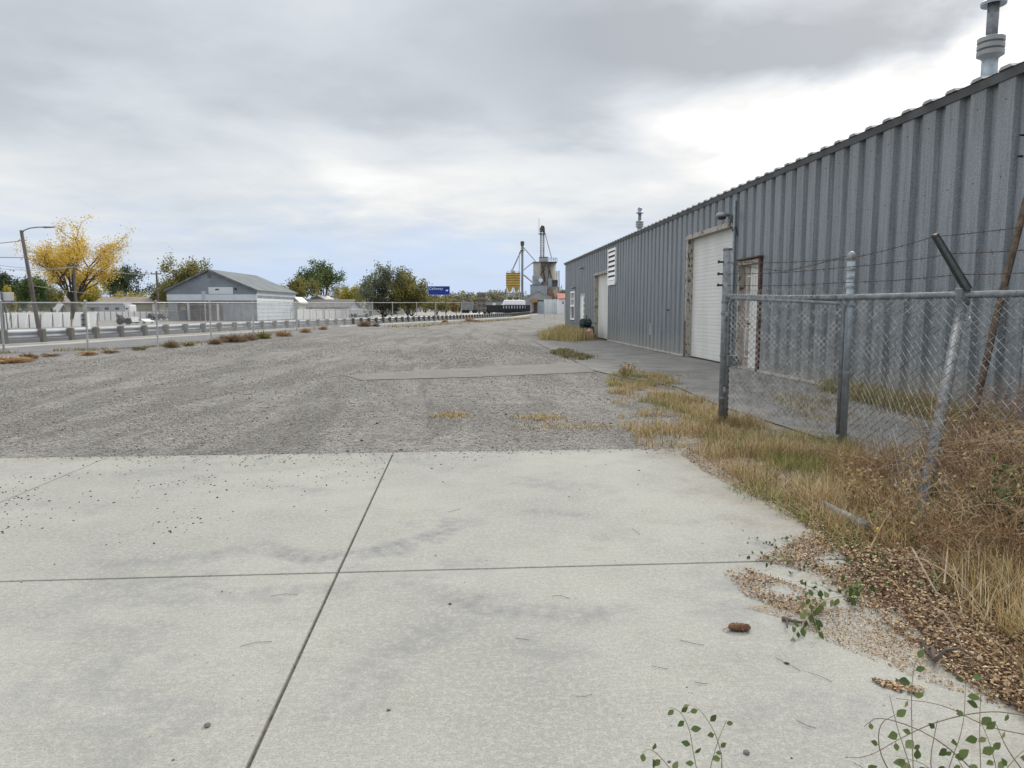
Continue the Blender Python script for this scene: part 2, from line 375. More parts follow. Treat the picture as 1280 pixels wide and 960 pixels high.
# ------------------------------------------------------------------ ground, slab, roads
sheet('ground', [(-3500, -60), (3500, -60), (3500, 7000), (-3500, 7000)], -.07, M['ground'])
FN = [(-60, 443), (5, 440), (110, 436.5), (197.5, 432), (264, 425), (317, 418), (371, 412.5), (406, 409), (438, 406.5), (466, 405), (491, 403.5), (521, 402.3), (545, 401.2), (577, 399.8)]
fnp = [G(*p) for p in FN]
lot = [Vector((-30, 7.0, 0)), Vector((-30, 22, 0))]+[p+Vector((.3, 0, 0)) for p in fnp]+[G(600, 398.5), G(640, 396.8), G(668, 393.6), G(690, 392), G(760, 392), Vector((20, 50, 0)), Vector((20, 7.0, 0))]
def ringmat(): pass
lo_ = sheet('gravel_lot', lot, -.03, M['gravel'])
sheet('verge', [(2.3, -6), (30, -6), (30, 12), (4.4, 12), (3.6, 14.5), (3.2, 9.5), (2.3, 7.5)], -.026, M['soil'])
b = MB()
XJ = [-14, -10.4, -7.0, -3.6, -.71, 2.46]; YJ = [-5, .55, 4.0, 7.46]
for i in range(len(XJ)-1):
    for j in range(len(YJ)-1):
        g = .007
        b.box(XJ[i]+g, XJ[i+1]-g, YJ[j]+g, YJ[j+1]-g, -.15, 0)
s = b.build('concrete_slab', M['slab'], bevel=.006); tag(s, kind='structure')
sheet('slab_joint', [(-13.9, -4.9), (2.4, -4.9), (2.4, 7.4), (-13.9, 7.4)], -.014, M['joint'])
sheet('concrete_apron', [(WX, 2), (WX+4, 2), (WX+4, 34), (3.55, 34), (3.5, 31), (3.35, 17.35), (3.7, 15.6), (4.25, 13.6), (4.1, 10.9), (4.3, 7), (4.6, 2)], -.012, M['apron'])
sheet('concrete_strip', [G(452, 474), G(600, 470), G(742, 464), G(742, 452), G(640, 456), G(520, 463), G(430, 468)], -.018, smat('dusty_concrete', (.215, .207, .19), (.17, .163, .15), 1.3, .9, 0, 60, .006, 7, dirt=(2.2, (.17, .16, .145), .46, .8)))
GR = [(-60, 436), (0, 432), (50, 429.4), (134, 423.8), (200, 420), (320, 413), (429, 407), (560, 400.5), (640, 396), (667, 392.5)]
grp = [G(*p) for p in GR]
def offset(pl, d):
    o = []
    for i, p in enumerate(pl):
        t_ = (pl[min(i+1, len(pl)-1)]-pl[max(i-1, 0)]).normalized(); o.append(p+Vector((-t_.y, t_.x, 0))*d)
    return o
grl = [grp[0]-(grp[1]-grp[0])*4]+grp+[grp[-1]+(grp[-1]-grp[-2])*1.5]
def ribbon(name, pl, a, c, z, m): return sheet(name, offset(pl, a)+offset(pl, c)[::-1], z, m)
ribbon('road', grl, .25, 9.5, -.03, M['asphalt'])
ribbon('sidewalk', grl, -1.3, .2, -.02, M['kerbc'])
ribbon('path', grl, -6.0, -1.32, -.024, M['path'])
# kerb as a real step
kb = MB(); k0, k1 = offset(grl, -.35), offset(grl, -.1)
for i in range(len(k0)-1):
    kb.add([k0[i]+Vector((0,0,-.05)), k1[i]+Vector((0,0,-.05)), k1[i]+Vector((0,0,.06)), k0[i]+Vector((0,0,.06)), k0[i+1]+Vector((0,0,-.05)), k1[i+1]+Vector((0,0,-.05)), k1[i+1]+Vector((0,0,.06)), k0[i+1]+Vector((0,0,.06))],
           [(0,1,2,3),(4,7,6,5),(3,2,6,7),(0,3,7,4),(1,5,6,2)])
tag(kb.build('kerb', M['kerbc']), kind='structure')
# painted edge lines on the road
ribbon('road_marking', grl, 4.8, 4.92, -.026, smat('road_paint', (.6, .6, .57), (.3, .3, .3), 8, .8))
# ------------------------------------------------------------------ metal building
ROOFZ = 4.58; PITCH = .516; YF = 48.3; YN = 1.5
bld = thing('metal_building', 'long grey ribbed metal building with two white overhead doors along the concrete apron', 'building', (WX, YF, 0))
OX, OY = WX, YF
def prof(y):                               # x of the sheet at y (negative: towards the yard)
    u = (y-.05) % PITCH
    pts = [(0, 0), (.15, 0), (.185, -.078), (.485, -.078), (PITCH, 0)]
    for (a, xa), (c, xc) in zip(pts, pts[1:]):
        if a <= u <= c: return xa+(xc-xa)*(u-a)/(c-a)
    return 0
def brk(ya, yb):
    ys = {ya, yb}; k = math.floor((ya-.05)/PITCH)-1
    while k*PITCH < yb+1:
        for u in (0, .15, .185, .48):
            y = k*PITCH+.05+u
            if ya < y < yb: ys.add(y)
        k += 1
    return sorted(ys)
def wstrip(b, ya, yb, z0, z1):
    ys = brk(ya, yb)
    for y, y2 in zip(ys, ys[1:]):
        x, x2 = prof(y)-OX*0, prof(y2)
        b.add([(x, y-OY, z0), (x2, y2-OY, z0), (x2, y2-OY, z1), (x, y-OY, z1)], [(0, 1, 2, 3)])
def yr(pxl, pxr): return W(pxr, 400)[0], W(pxl, 400)[0]        # near, far
ops = []                                    # openings: ynear, yfar, z0, z1
d1n, d1f = yr(745.2, 761.8); d1z = 3.28
d2n, d2f = yr(860.8, 916.5); d2z = 3.68
en, ef = yr(927.5, 951.5); ez = 2.62
wn, wf = yr(715.2, 719.6); wz0, wz1 = .95, 2.55
pn, pf = yr(726.6, 731.6); pz = 2.35
ln_, lf_ = yr(762.5, 771.4)
ops = sorted([(d1n, d1f, 0, d1z), (d2n, d2f, 0, d2z), (en, ef, .05, ez), (wn, wf, wz0, wz1), (pn, pf, .05, pz)])
b = MB(); cur = YN
for (a, c, z0, z1) in ops:
    wstrip(b, cur, a, .04, ROOFZ); wstrip(b, a, c, z1, ROOFZ)
    if z0 > .06: wstrip(b, a, c, .04, z0)
    cur = c
wstrip(b, cur, YF, .04, ROOFZ)
# far gable end and back
b.add([(0, 0, 0), (14, 0, 0), (14, 0, ROOFZ), (7, 0, ROOFZ+.7), (0, 0, ROOFZ)], [(0, 1, 2, 3, 4)])
b.add([(14, 0, 0), (14, YN-OY, 0), (14, YN-OY, ROOFZ), (14, 0, ROOFZ)], [(0, 1, 2, 3)])
b.add([(0, YN-OY, 0), (14, YN-OY, 0), (14, YN-OY, ROOFZ), (7, YN-OY, ROOFZ+.7), (0, YN-OY, ROOFZ)], [(0, 1, 2, 3, 4)])
wall = b.build('wall', M['wall'], bld)
b = MB(); segs = [(YN, en-.1)] + [(ef+.1, d2n-.08), (d2f+.15, d1n-.05), (d1f+.15, YF)]
for a, c in segs: b.box(-.11, .02, a-OY, c-OY, 0, .055)
b.build('footing', M['gut'], bld)
# interior backing so that openings are not hollow
MB().box(.35, .4, YN-OY, -.02, 0, ROOFZ-.05).build('lining', M['black'], bld)
# roof: standing ribs, eave trim
b = MB()
ys = np.arange(YN-.3, YF+.25, PITCH)
b.add([(-.17, YN-OY-.3, ROOFZ+.02), (7, YN-OY-.3, ROOFZ+.74), (7, .25, ROOFZ+.74), (-.17, .25, ROOFZ+.02)], [(0, 1, 2, 3)])
b.add([(14.2, YN-OY-.3, ROOFZ+.02), (7, YN-OY-.3, ROOFZ+.74), (7, .25, ROOFZ+.74), (14.2, .25, ROOFZ+.02)], [(0, 1, 2, 3)])
for y in ys:
    y0 = y-OY
    for sx, x0 in ((1, -.19), ):
        b.add([(x0, y0, ROOFZ+.02), (x0, y0+.05, ROOFZ+.062), (x0, y0+.20, ROOFZ+.062), (x0, y0+.25, ROOFZ+.02),
               (7, y0, ROOFZ+.742), (7, y0+.05, ROOFZ+.797), (7, y0+.20, ROOFZ+.797), (7, y0+.25, ROOFZ+.742)],
              [(0, 1, 2, 3), (0, 4, 5, 1), (1, 5, 6, 2), (2, 6, 7, 3)])
roof = b.build('roof', M['bump'], bld)
MB().prism([(-.155, ROOFZ+.012), (-.10, ROOFZ+.016), (.02, ROOFZ+.016), (.02, ROOFZ-.02), (-.085, ROOFZ-.085), (-.10, ROOFZ-.085)], YN-OY, .24).build('eave_trim', M['trim'], bld)
def door_overhead(yn, yf, zt, panels, frame_top):
    b = MB(); n = panels; hgt = zt/n
    for i in range(n):
        z0 = i*hgt; b.box(.10, .14, yn-OY, yf-OY, z0+.002, z0+hgt-.002)
        for k in range(1, 5): b.box(.094, .10, yn-OY+.02, yf-OY-.02, z0+hgt*k/5-.008, z0+hgt*k/5+.008)
    d = b.build('overhead_door', M['whited'], bld)
    f = MB(); f.box(-.09, .13, yf-OY, yf-OY+.16, 0, zt+.12)
    f.build('door_jamb', M['rustw'], bld)
    f = MB(); f.box(-.088, .13, yn-OY-.10, yn-OY, 0, zt+.12); f.build('door_jamb', M['trim'], bld)
    f = MB(); f.box(-.11, .13, yn-OY-.08, yf-OY+.14, zt, zt+.13)
    f.build('door_header', M['rustw'], bld)
    MB().box(.085, .145, yn-OY, yf-OY, 0, .03).build('door_seal', M['black'], d)
door_overhead(d1n, d1f, d1z, 6, 1); door_overhead(d2n, d2f, d2z, 7, 1)
# rusty lower part of the big door's far jamb
MB().box(-.094, .10, d2f-OY+.002, d2f-OY+.158, .0, 1.15).build('rust_plate', M['rust'], bld)
# entry door
b = MB().box(.04, .08, en-OY, ef-OY, .05, ez)
ed = b.build('entry_door', M['whited'], bld); ed['label'] = 'worn white side door with a rusty frame'
b = MB()
for z0, z1 in ((.3, 1.05), (1.25, 2.35)):
    for a, c in ((.12, .45), (.55, .88)):
        ya, yc = en+(ef-en)*a-OY, en+(ef-en)*c-OY
        for q in ((ya, ya+.03, z0, z1), (yc-.03, yc, z0, z1), (ya+.03, yc-.03, z0, z0+.03), (ya+.03, yc-.03, z1-.03, z1)):
            b.box(.028, .0395, *q)
b.build('door_panel', M['whited'], ed)
b = MB().box(.03, .0385, ef-OY-.36, ef-OY-.02, .05, ez-.02); b.build('stained_board', smat('stained_board', (.42, .40, .36), (.24, .20, .16), 7, .85, stretch=(1, 1, .3)), ed)
MB().tube([(.04, ef-OY-.42, 1.15), (-.02, ef-OY-.42, 1.15)], .03, 10).tube([(-.02, ef-OY-.42, 1.15), (-.02, ef-OY-.30, 1.15)], .012, 8).build('handle', M['rust'], ed)
fr = MB(); fr.box(-.12, .09, en-OY-.10, en-OY-.002, 0, ez+.12)
fr.build('door_frame', M['rust'], ed)
MB().box(-.12, .09, ef-OY+.002, ef-OY+.06, 0, ez+.12).build('door_frame', M['rustw'], ed)
fr = MB().box(-.13, .09, en-OY-.002, ef-OY+.002, ez, ez+.10); fr.build('door_head', M['rustw'], ed)
MB().box(-.20, .09, en-OY-.2, ef-OY+.16, ez+.122, ez+.155).build('drip_cap', M['rust'], ed)
MB().box(-.10, .09, en-OY, ef-OY, .0, .05).build('sill', M['gut'], ed)
# window and narrow far door
wi = MB(); a, c = wn-OY, wf-OY
for q in ((a-.1, a, wz0-.1, wz1+.1), (c, c+.1, wz0-.1, wz1+.1), (a, c, wz0-.1, wz0), (a, c, wz1, wz1+.1), (a, c, 1.68, 1.80)): wi.box(-.12, .02, *q)
wi.box(-.08, .02, (a+c)/2-.04, (a+c)/2+.04, 1.8, wz1); wi.box(-.08, .02, a, c, 2.14, 2.2)
wo = wi.build('window', M['whitep'], bld); MB().box(-.02, .0, a, c, wz0, wz1).build('pane', M['glass'], wo)
MB().box(-.12, .03, a-.14, c+.14, wz0-.14, wz0-.102).build('sill', M['rust'], wo)
a, c = pn-OY, pf-OY
fd = MB().box(.0, .04, a, c, .05, pz).build('entry_door', M['whitep'], bld); fd['label'] = 'narrow white door with a column of dark lites'
b = MB()
for k in range(4): b.box(-.012, -.001, a+.25, a+.55, .95+k*.33, 1.2+k*.33)
b.build('pane', M['glass'], fd)
b = MB().box(-.07, .05, a-.08, a-.002, 0, pz+.08).box(-.07, .05, c+.002, c+.08, 0, pz+.08).box(-.07, .05, a-.002, c+.002, pz, pz+.08); b.build('door_frame', M['whitep'], fd)
b_ = MB(); y_ = 1.6
for z_ in (.22, 1.75, 3.25, 4.25):
    k_ = 3
    while k_*PITCH+.3 < 30:
        y_ = k_*PITCH+.05+.33
        if y_ > YN and not any(a-.15 < y_ < c+.15 and z0-.1 < z_ < z1+.2 for a, c, z0, z1 in ops): b_.box(-.084, -.076, y_-OY-.007, y_-OY+.007, z_-.007, z_+.007)
        k_ += 1
o = b_.build('screws', M['rust'], bld); o['kind'] = 'stuff'
# louvre vent
a, c = ln_-OY, lf_-OY; zt, zb = W(767, 314)[1], W(767, 351)[1]
lv = MB(); 
for q in ((a-.08, a, zb-.1, zt+.1), (c, c+.08, zb-.1, zt+.1), (a, c, zb-.2, zb), (a, c, zt, zt+.1)): lv.box(-.15, -.02, *q)
lvo = lv.build('louver_vent', M['whitep'], bld)
MB().box(-.09, -.085, a, c, zb, zt).build('recess', M['black'], lvo)
b = MB(); n = 6
for k in range(n):
    z = zb+(k+.5)*(zt-zb)/n
    b.add([(-.145, a, z-.09), (-.145, c, z-.09), (-.095, c, z+.05), (-.095, a, z+.05), (-.135, a, z-.1), (-.135, c, z-.1), (-.088, c, z+.04), (-.088, a, z+.04)],
          [(0, 1, 2, 3), (4, 7, 6, 5), (0, 4, 5, 1), (2, 6, 7, 3)])
b.build('slat', M['whitep'], lvo)
# wall lamps
def wall_lamp(px, py, big):
    y, z = W(px, py); y -= OY
    s_ = 1 if big else .62
    o = MB().box(-.16*s_, -.02, y-.09*s_, y+.09*s_, z-.16*s_, z+.02*s_).tube([(-.12*s_, y, z), (-.34*s_, y, z+.07*s_)], .035*s_, 8).build('wall_lamp', M['galv'], bld)
    MB().lathe([(.03*s_, .09*s_), (.12*s_, .08*s_), (.155*s_, .03*s_), (.16*s_, -.02*s_), (.13*s_, -.03*s_)], 16, (-.36*s_, y, z)).build('lamp_hood', M['bump'], o, True)
    MB().lathe([(.08*s_, -.10*s_), (.11*s_, -.06*s_), (.11*s_, -.031*s_)], 14, (-.36*s_, y, z)).build('lamp_lens', M['glass'], o, True)
    if big:
        MB().tube([(-.12, y-.05, z-.1), (-.2, y-.16, z-.25), (-.17, y-.3, z-.42), (-.10, y-.33, z-.3), (-.06, y-.36, z-.55)], .014, 6).build('cable', M['black'], o)
wall_lamp(919, 270, True); wall_lamp(731, 335, False); wall_lamp(720.5, 359.5, False)
# downpipe / conduit beside the big door
MB().tube([(-.12, d2n-OY-.18, .0), (-.12, d2n-OY-.18, 4.3)], .035, 10).build('conduit', M['galvl'], bld)
# holes and a patch low on the wall
MB().box(-.088, -.083, 18.0-OY+8.2, 18.0-OY+8.5, .55, 1.0).build('patch', M['bump'], bld)
for y, z in ((8.86, 3.72), (8.87, 3.46)): MB().tube([(-.01, y-OY, z), (-.09, y-OY, z)], .014, 8).build('screw_hole', M['black'], bld)
sp_ = MB().box(-.075, -.045, 24.0-OY, 24.12-OY, 1.45, 1.55).tube([(-.05, 24.06-OY, 1.5), (-.16, 24.06-OY, 1.48)], .025, 8); sp_.build('hose_tap', M['rust'], bld)
# roof vent pipes
def vent(px, fs, y0, ztop, r, label):
    y = y0-OY; x = .75; zb_ = ROOFZ+.02
    o = MB().tube([(x, y, zb_), (x, y, zb_+fs[0])], r, 20).build('vent_pipe', M['galvl'], bld, True); o['label'] = label
    MB().tube([(x, y, zb_+fs[0]), (x, y, ztop)], r*.72, 20).build('upper_pipe', M['galv'], o, True)
    pr = []; z = zb_+fs[0]-.06; R_ = r*1.7
    for k in range(3):
        pr += [(R_*.82, z), (R_, z+.015), (R_, z+.075), (R_*.82, z+.09)]; z += .095
    MB().lathe([(r, zb_+fs[0]-.10)]+pr+[(r*.75, z+.02)], 24, (x, y, 0)).build('collar', M['bump'], o, False)
    pr = [(r*.72, ztop-.02), (r*1.55, ztop-.06), (r*1.6, ztop-.02), (r*.9, ztop+.03), (r*.9, ztop+.09), (r*1.0, ztop+.10), (r*1.0, ztop+.17), (r*.5, ztop+.21)]
    MB().lathe(pr, 20, (x, y, 0)).build('pipe_cap', M['galvl'], o, False)
def vent_y(px, X): return W(px, 200, X)[0]
y1 = vent_y(1229, WX+.75); z_c = W(1229, 62, WX+.75)[1]; z_t = W(1229, 9, WX+.75)[1]
vent(1229, (z_c-ROOFZ-.12,), y1, z_t, .108, 'thick galvanised vent pipe with banded collar')
y2 = vent_y(801, WX+.75); z_c2 = W(801, 279, WX+.75)[1]; z_t2 = W(801, 264.5, WX+.75)[1]
vent(801, (z_c2-ROOFZ-.12,), y2, z_t2, .10, 'thin distant vent pipe')
# ------------------------------------------------------------------ near fence
def fabric(S, L, Hh, pitch, r, n=3, seg=.5):      # woven wires over the surface S(u,v), u,v in 0..1
    b = MB(); N = int((L+Hh)/pitch)
    for sgn in (1, -1):
        for k in range(N+1):
            c = k*pitch
            # line a + sgn... : u*L = c - v*H (sgn 1) or u*L = L - c + v*H
            v0 = max(0, (c-L)/Hh); v1 = min(1, c/Hh)
            if v1-v0 < .01: continue
            m_ = max(2, int((v1-v0)*Hh/seg)+1); pts = []
            for i in range(m_+1):
                v = v0+(v1-v0)*i/m_; u = (c-v*Hh)/L
                if sgn < 0: u = 1-u
                p = S(min(max(u, 0), 1), v); pts.append(p+Vector((0, .0015*sgn, 0)))
            b.tube(pts, r, n, cap=False)
    return b
A0 = G(903, 530); B0 = G(1053, 555)
RZ = 1.66
dirAB = (B0-A0).normalized()
fen = thing('chain_link_fence', 'grey chain link fence panel with barbed wire and a leaning post in dry weeds', 'fence', A0)
def Lc(v): return Vector(v)-A0
def along(t_, z): return A0+(B0-A0)*t_+Vector((0, 0, z))
top = 5.0
def rail_at(px, py):       # point of the fence line seen at px
    lo, hi = -.2, 6
    def f_(t_):
        p = along(t_, 0); X, Y = p.x, p.y; l = X*math.cos(PS)-Y*math.sin(PS); fw = X*math.sin(PS)+Y*math.cos(PS); return l/max(fw, .1)-(px-640)/F
    for _ in range(50):
        mid = (lo+hi)/2
        if f_(mid) > 0: hi = mid
        else: lo = mid
    return lo
tC = rail_at(1199, 0); tE = 3.3
# posts
def post(p, h, r, cap='dome', m='galv', parent=fen, name='post'):
    p = Vector(p)
    o = MB().tube([p-Vector((0, 0, .1)), p+Vector((0, 0, h))], r, 20).build(name, M[m], parent, False)
    for f_ in o.data.polygons: f_.use_smooth = len(f_.vertices) == 4
    if cap == 'dome': MB().lathe([(r*1.08, -.05), (r*1.13, -.04), (r*1.13, .0), (r*1.0, .025), (r*.6, .045), (r*.1, .052)], 18, p+Vector((0, 0, h))).build('post_cap', M['bump'], o, True)
    else: MB().lathe([(r*1.05, -.02), (r*1.06, .008), (r*.6, .018), (r*.1, .02)], 18, p+Vector((0, 0, h))).build('post_cap', M['galv'], o, True)
    return o
hA = P(905, 311, A0.length).z; 
fwA = A0.x*math.sin(PS)+A0.y*math.cos(PS); fwB = B0.x*math.sin(PS)+B0.y*math.cos(PS)
hA = at(905, 311, fwA)[1]; hB = at(1058, 320, fwB)[1]
pa = post(Lc(A0), hA, .056, 'flat'); pb = post(Lc(B0), hB, .041, 'dome', 'galvl')
# wire clips on post A
for py in (327.5, 342.5, 356.5):
    z = at(905, py, fwA)[1]
    MB().box(-.115, -.05, -.008, .008, z-.012, z+.012).box(-.125, -.105, -.012, .012, z-.018, z+.02).build('clip', M['black'], pa)
for z in (1.60, 1.45, .9, .35):
    MB().lathe([(.059, -.015), (.063, -.012), (.063, .012), (.059, .015)], 18, (0, 0, z)).build('band', M['galv'], pa)
for z in (1.94, 1.85, 1.75, 1.55, .8):
    q = Lc(B0); MB().lathe([(.043, -.018), (.047, -.012), (.047, .012), (.043, .018)], 18, (q.x, q.y, z)).build('band', M['galvl'], pb)
# top rail continuing past the second post
zA = at(912, 370.5, fwA)[1]; zB = at(1058, 372, fwB)[1]
def railz(t_): return zA+(zB-zA)*min(t_, 1)+(zA-.0-zB)*0
rp = [Lc(along(t_, railz(t_)+ (-.012*math.sin(math.pi*min(t_, 1)) if t_ < 1 else .012*min(1, t_-1)*1.0))) + Vector((-.05, -.07, 0)) for t_ in np.linspace(.02, tE, 24)]
rl = MB().tube(rp, .034, 14).build('top_rail', M['galv'], fen); [setattr(p, 'use_smooth', len(p.vertices) == 4) for p in rl.data.polygons]
# leaning post
Cb = G(1146, 662, 0) ; Ct = along(tC, railz(1))+Vector((-.05, -.07, 0))
Cb = Ct+(Cb-Ct)*.62; Cbz = -.02
# solve: keep the base on the pixel ray of (1146,655) but on the ground
Cb = G(1147, 660, -.02)
ln = MB().tube([Lc(Cb)-Vector((0, 0, .05)), Lc(Ct)-Vector((0, 0, .07))], .046, 18).build('leaning_post', M['galv'], fen); [setattr(p, 'use_smooth', len(p.vertices) == 4) for p in ln.data.polygons]
MB().box(Lc(Ct).x-.05, Lc(Ct).x+.05, Lc(Ct).y-.045, Lc(Ct).y+.05, RZ-.13, RZ+.045).build('bracket', M['galv'], ln, bevel=.01)
MB().tube([Lc(Ct)+Vector((-.06, -.04, -.24)), Lc(Ct)+Vector((.03, -.08, -.22)), Lc(Ct)+Vector((.07, -.02, -.20))], .008, 6).build('tie_wire', M['wire'], ln)
# barbed wire arm
fwC = Ct.x*math.sin(PS)+Ct.y*math.cos(PS)
armt = P(1166, 293, fwC+.15); arm0 = P(1207, 362, fwC-.02)
u_ = (armt-arm0)
a_ = MB(); p0, p1 = Lc(arm0), Lc(armt)
dirn = u_.normalized(); side = dirn.cross(Vector((0, 1, 0))).normalized()
def slab2(m_, o1, wd, th, name, par):
    v = []
    for e, k in ((p0, 1.0), (p1, .75)):
        for sx in (-1, 1):
            for sy in (0, 1): v.append(e+side*(o1+sx*wd*k/2)+Vector((0, -1, 0))*(th*sy))
    b_ = MB().add(v, [(0, 1, 3, 2), (4, 6, 7, 5), (0, 4, 5, 1), (2, 3, 7, 6), (0, 2, 6, 4), (1, 5, 7, 3)])
    return b_.build(name, M[m_], par, bevel=.006)
arm = slab2('arm', 0, .075, .05, 'wire_arm', fen); slab2('armb', .012, .038, .062, 'arm_face', arm)
# mesh right of post B: hung on the rail, pushed out at the bottom with the leaning post
Lr = (along(tE, 0)-along(1, 0)).length
Cdelta = Cb-along(tC, 0)
def bulge(t_):
    if t_ <= tC: k = (t_-1)/(tC-1)
    else: k = max(.15, 1-(t_-tC)*.12)
    k = max(0, k); return Cdelta*(k*k*(3-2*k) if t_ < tC else k)
def S2(u, v):
    t_ = 1.02+(tE-1.02)*u; topp = along(t_, railz(1)-.01)+Vector((-.05, -.105, 0)); bot = along(t_, .06)+Vector((-.03, -.07, 0))+bulge(t_)*.97
    q = topp.lerp(bot, v)
    q += Vector((-.05, -.09, 0))*math.sin(math.pi*v)*.6*math.sin(4.1*u+1)
    return Lc(q)
kn = fabric(S2, Lr, 1.62, .074, .0033, 3, .18); t_ = 1.03
while t_ < tE:
    p = Lc(along(t_, railz(1)))+Vector((-.05, -.085, 0)); 
    kn.tube([p+Vector((0, 0, 0)), p+Vector((.012, 0, .075)), p+Vector((.03, .01, .05))], .0018, 3, False); kn.tube([p+Vector((0, 0, 0)), p+Vector((-.012, 0, .065)), p+Vector((-.03, .01, .04))], .0018, 3, False)
    t_ += .043
kn.build('chain_link', M['wire'], fen)
# barbed wire
def barbed(pts, name='barbed_wire'):
    b_ = MB(); pts = [Vector(p) for p in pts]; path = []; 
    for p, q in zip(pts, pts[1:]):
        n = max(2, int((q-p).length/.03)); sag = (q-p).length*.012
        for i in range(n): 
            k = i/n; path.append(p.lerp(q, k)-Vector((0, 0, sag*math.sin(math.pi*k))))
    path.append(pts[-1])
    for ph in (0, math.pi):
        b_.tube([p+Vector((0, math.cos(i*1.3+ph), math.sin(i*1.3+ph)))*.0028 for i, p in enumerate(path)], .0030, 3, False)
    for i in range(3, len(path)-2, 4):
        p = path[i]
        for s1 in (1, -1):
            d = Vector((rnd.uniform(-.3, .3), rnd.uniform(-.6, .6), 1*s1)).normalized()*.026; b_.tube([p-d*.2, p+d], .0026, 3, False)
    return b_.build(name, M['barb'], fen)
fwE = 5.75
strands = [((905, 327.5), (1058, 324), (1167, 296), (1330, 276)), ((905, 342.5), (1058, 334), (1192, 317), (1330, 308)), ((905, 356.5), (1058, 353), (1201, 343), (1330, 338))]
for st_ in strands:
    pp = [P(st_[0][0], st_[0][1], fwA), P(st_[1][0], st_[1][1], fwB-.04), P(st_[2][0], st_[2][1], fwC+.02), P(st_[3][0], st_[3][1], fwC-.55)]
    barbed([Lc(p) for p in pp])
# second slack strand between the two posts
pp = [P(912, 329, fwA-.02), P(980, 339, (fwA+fwB)/2), P(1058, 320, fwB-.06)]; barbed([Lc(p) for p in pp])
# gate
gp = A0
gate = thing('chain_link_gate', 'chain link gate leaf with galvanised frame hung between two posts', 'gate', A0)
gx = [along(t_, 0)+Vector((-.06, -.10, 0)) for t_ in (.05, .965)]
def gl(p): return Vector(p)-A0
b_ = MB(); zt = zA-.025
b_.tube([gl(gx[0]+Vector((0, 0, .12))), gl(gx[0]+Vector((0, 0, zt-.06))), gl(gx[0]+Vector((0, 0, zt+.0)))+dirAB*.04, gl(gx[1]+Vector((0, 0, zt-.075)))-dirAB*.04, gl(gx[1]+Vector((0, 0, zt-.12))), gl(gx[1]+Vector((0, 0, .12)))], .021, 12)
b_.build('frame', M['galv'], gate, True)
Lg = (gx[1]-gx[0]).length
kn = fabric(lambda u, v: gl(gx[0].lerp(gx[1], u)+Vector((0, -.02, zt+.02-(zt-.12)*v)))+Vector((0, -.02, 0))*math.sin(math.pi*u)*math.sin(math.pi*v), Lg, zt-.1, .072, .0036, 3, .5)
for i in range(44):
    p = gl(gx[0].lerp(gx[1], i/43))+Vector((0, -.02, zt+.02)); kn.tube([p, p+Vector((.012, 0, .09)), p+Vector((.03, 0, .06))], .0018, 3, False); kn.tube([p, p+Vector((-.012, 0, .08)), p+Vector((-.03, 0, .05))], .0018, 3, False)
kn.build('chain_link', M['wire'], gate)
for z in (1.42, .45):
    b_ = MB().tube([(-.01, -.05, z), gl(gx[0]+Vector((0, 0, z)))], .018, 8).tube([(.0, -.06, z-.05), (.0, -.06, z+.05)], .03, 10); b_.build('hinge', M['galv'], gate, True)
q = gl(gx[0]); MB().box(q.x-.02, q.x+.11, q.y-.06, q.y-.02, .78, .92).tube([(q.x+.04, q.y-.04, .92), (q.x+.04, q.y-.04, 1.05)], .012, 6).build('latch', M['trim'], gate, bevel=.004)
# post by the building corner of the yard, old conduit, leaning wooden pole
pD = P(1277, 550, 7.6); pD.z = 0
o = thing('fence_post', 'pale galvanised post with dome cap at the right edge behind the mesh', 'post', pD)
post((0, 0, 0), at(1277, 330, 7.6)[1], .045, 'dome', 'galvl', o)
p0 = P(1269.5, 560, 7.9); p0.z = 0
MB().tube([(0, 0, -.1), (.0, 0, at(1270, 378, 7.9)[1])], .02, 10).tube([(-.03, 0, 1.2), (.03, 0, 1.2)], .015, 6)
tp = MB().tube([(0, 0, -.1), (.0, 0, at(1270, 378, 7.9)[1])], .022, 10).lathe([(.03, 0), (.03, .05)], 10, (0, 0, 1.0)).lathe([(.03, 0), (.03, .05)], 10, (0, 0, at(1270, 381, 7.9)[1])).build('fence_pipe', M['galv'])
tp.location = p0; tag(tp, 'thin dull pipe standing just left of the dome capped post at the right edge', 'pipe')
wt = P(1283, 247, 8.3); wb = P(1206, 535, 7.4); wb.z = 0.0
mm = []; 
for i in range(9):
    k = i/8; mm.append((wb.lerp(wt, k)-wb)+Vector((.012*math.sin(k*9), .01*math.cos(k*7), 0)))
wp = MB().tube(mm, [.034, .036, .034, .037, .035, .038, .036, .036, .034], 8).build('wooden_pole', M['wood']); wp.location = wb
tag(wp, 'weathered brown pole leaning against the metal wall behind the mesh', 'pole')
# fallen pipe in the grass
q0, q1 = G(1024, 630, .03), G(1086, 660, .04)
fp = MB().tube([(0, 0, 0), q1-q0], .038, 18); fo = fp.build('fallen_pipe', M['galv']); fo.location = q0
for p in fo.data.polygons: p.use_smooth = len(p.vertices) == 4
tag(fo, 'short galvanised pipe lying in the grass beside the slab', 'pipe')
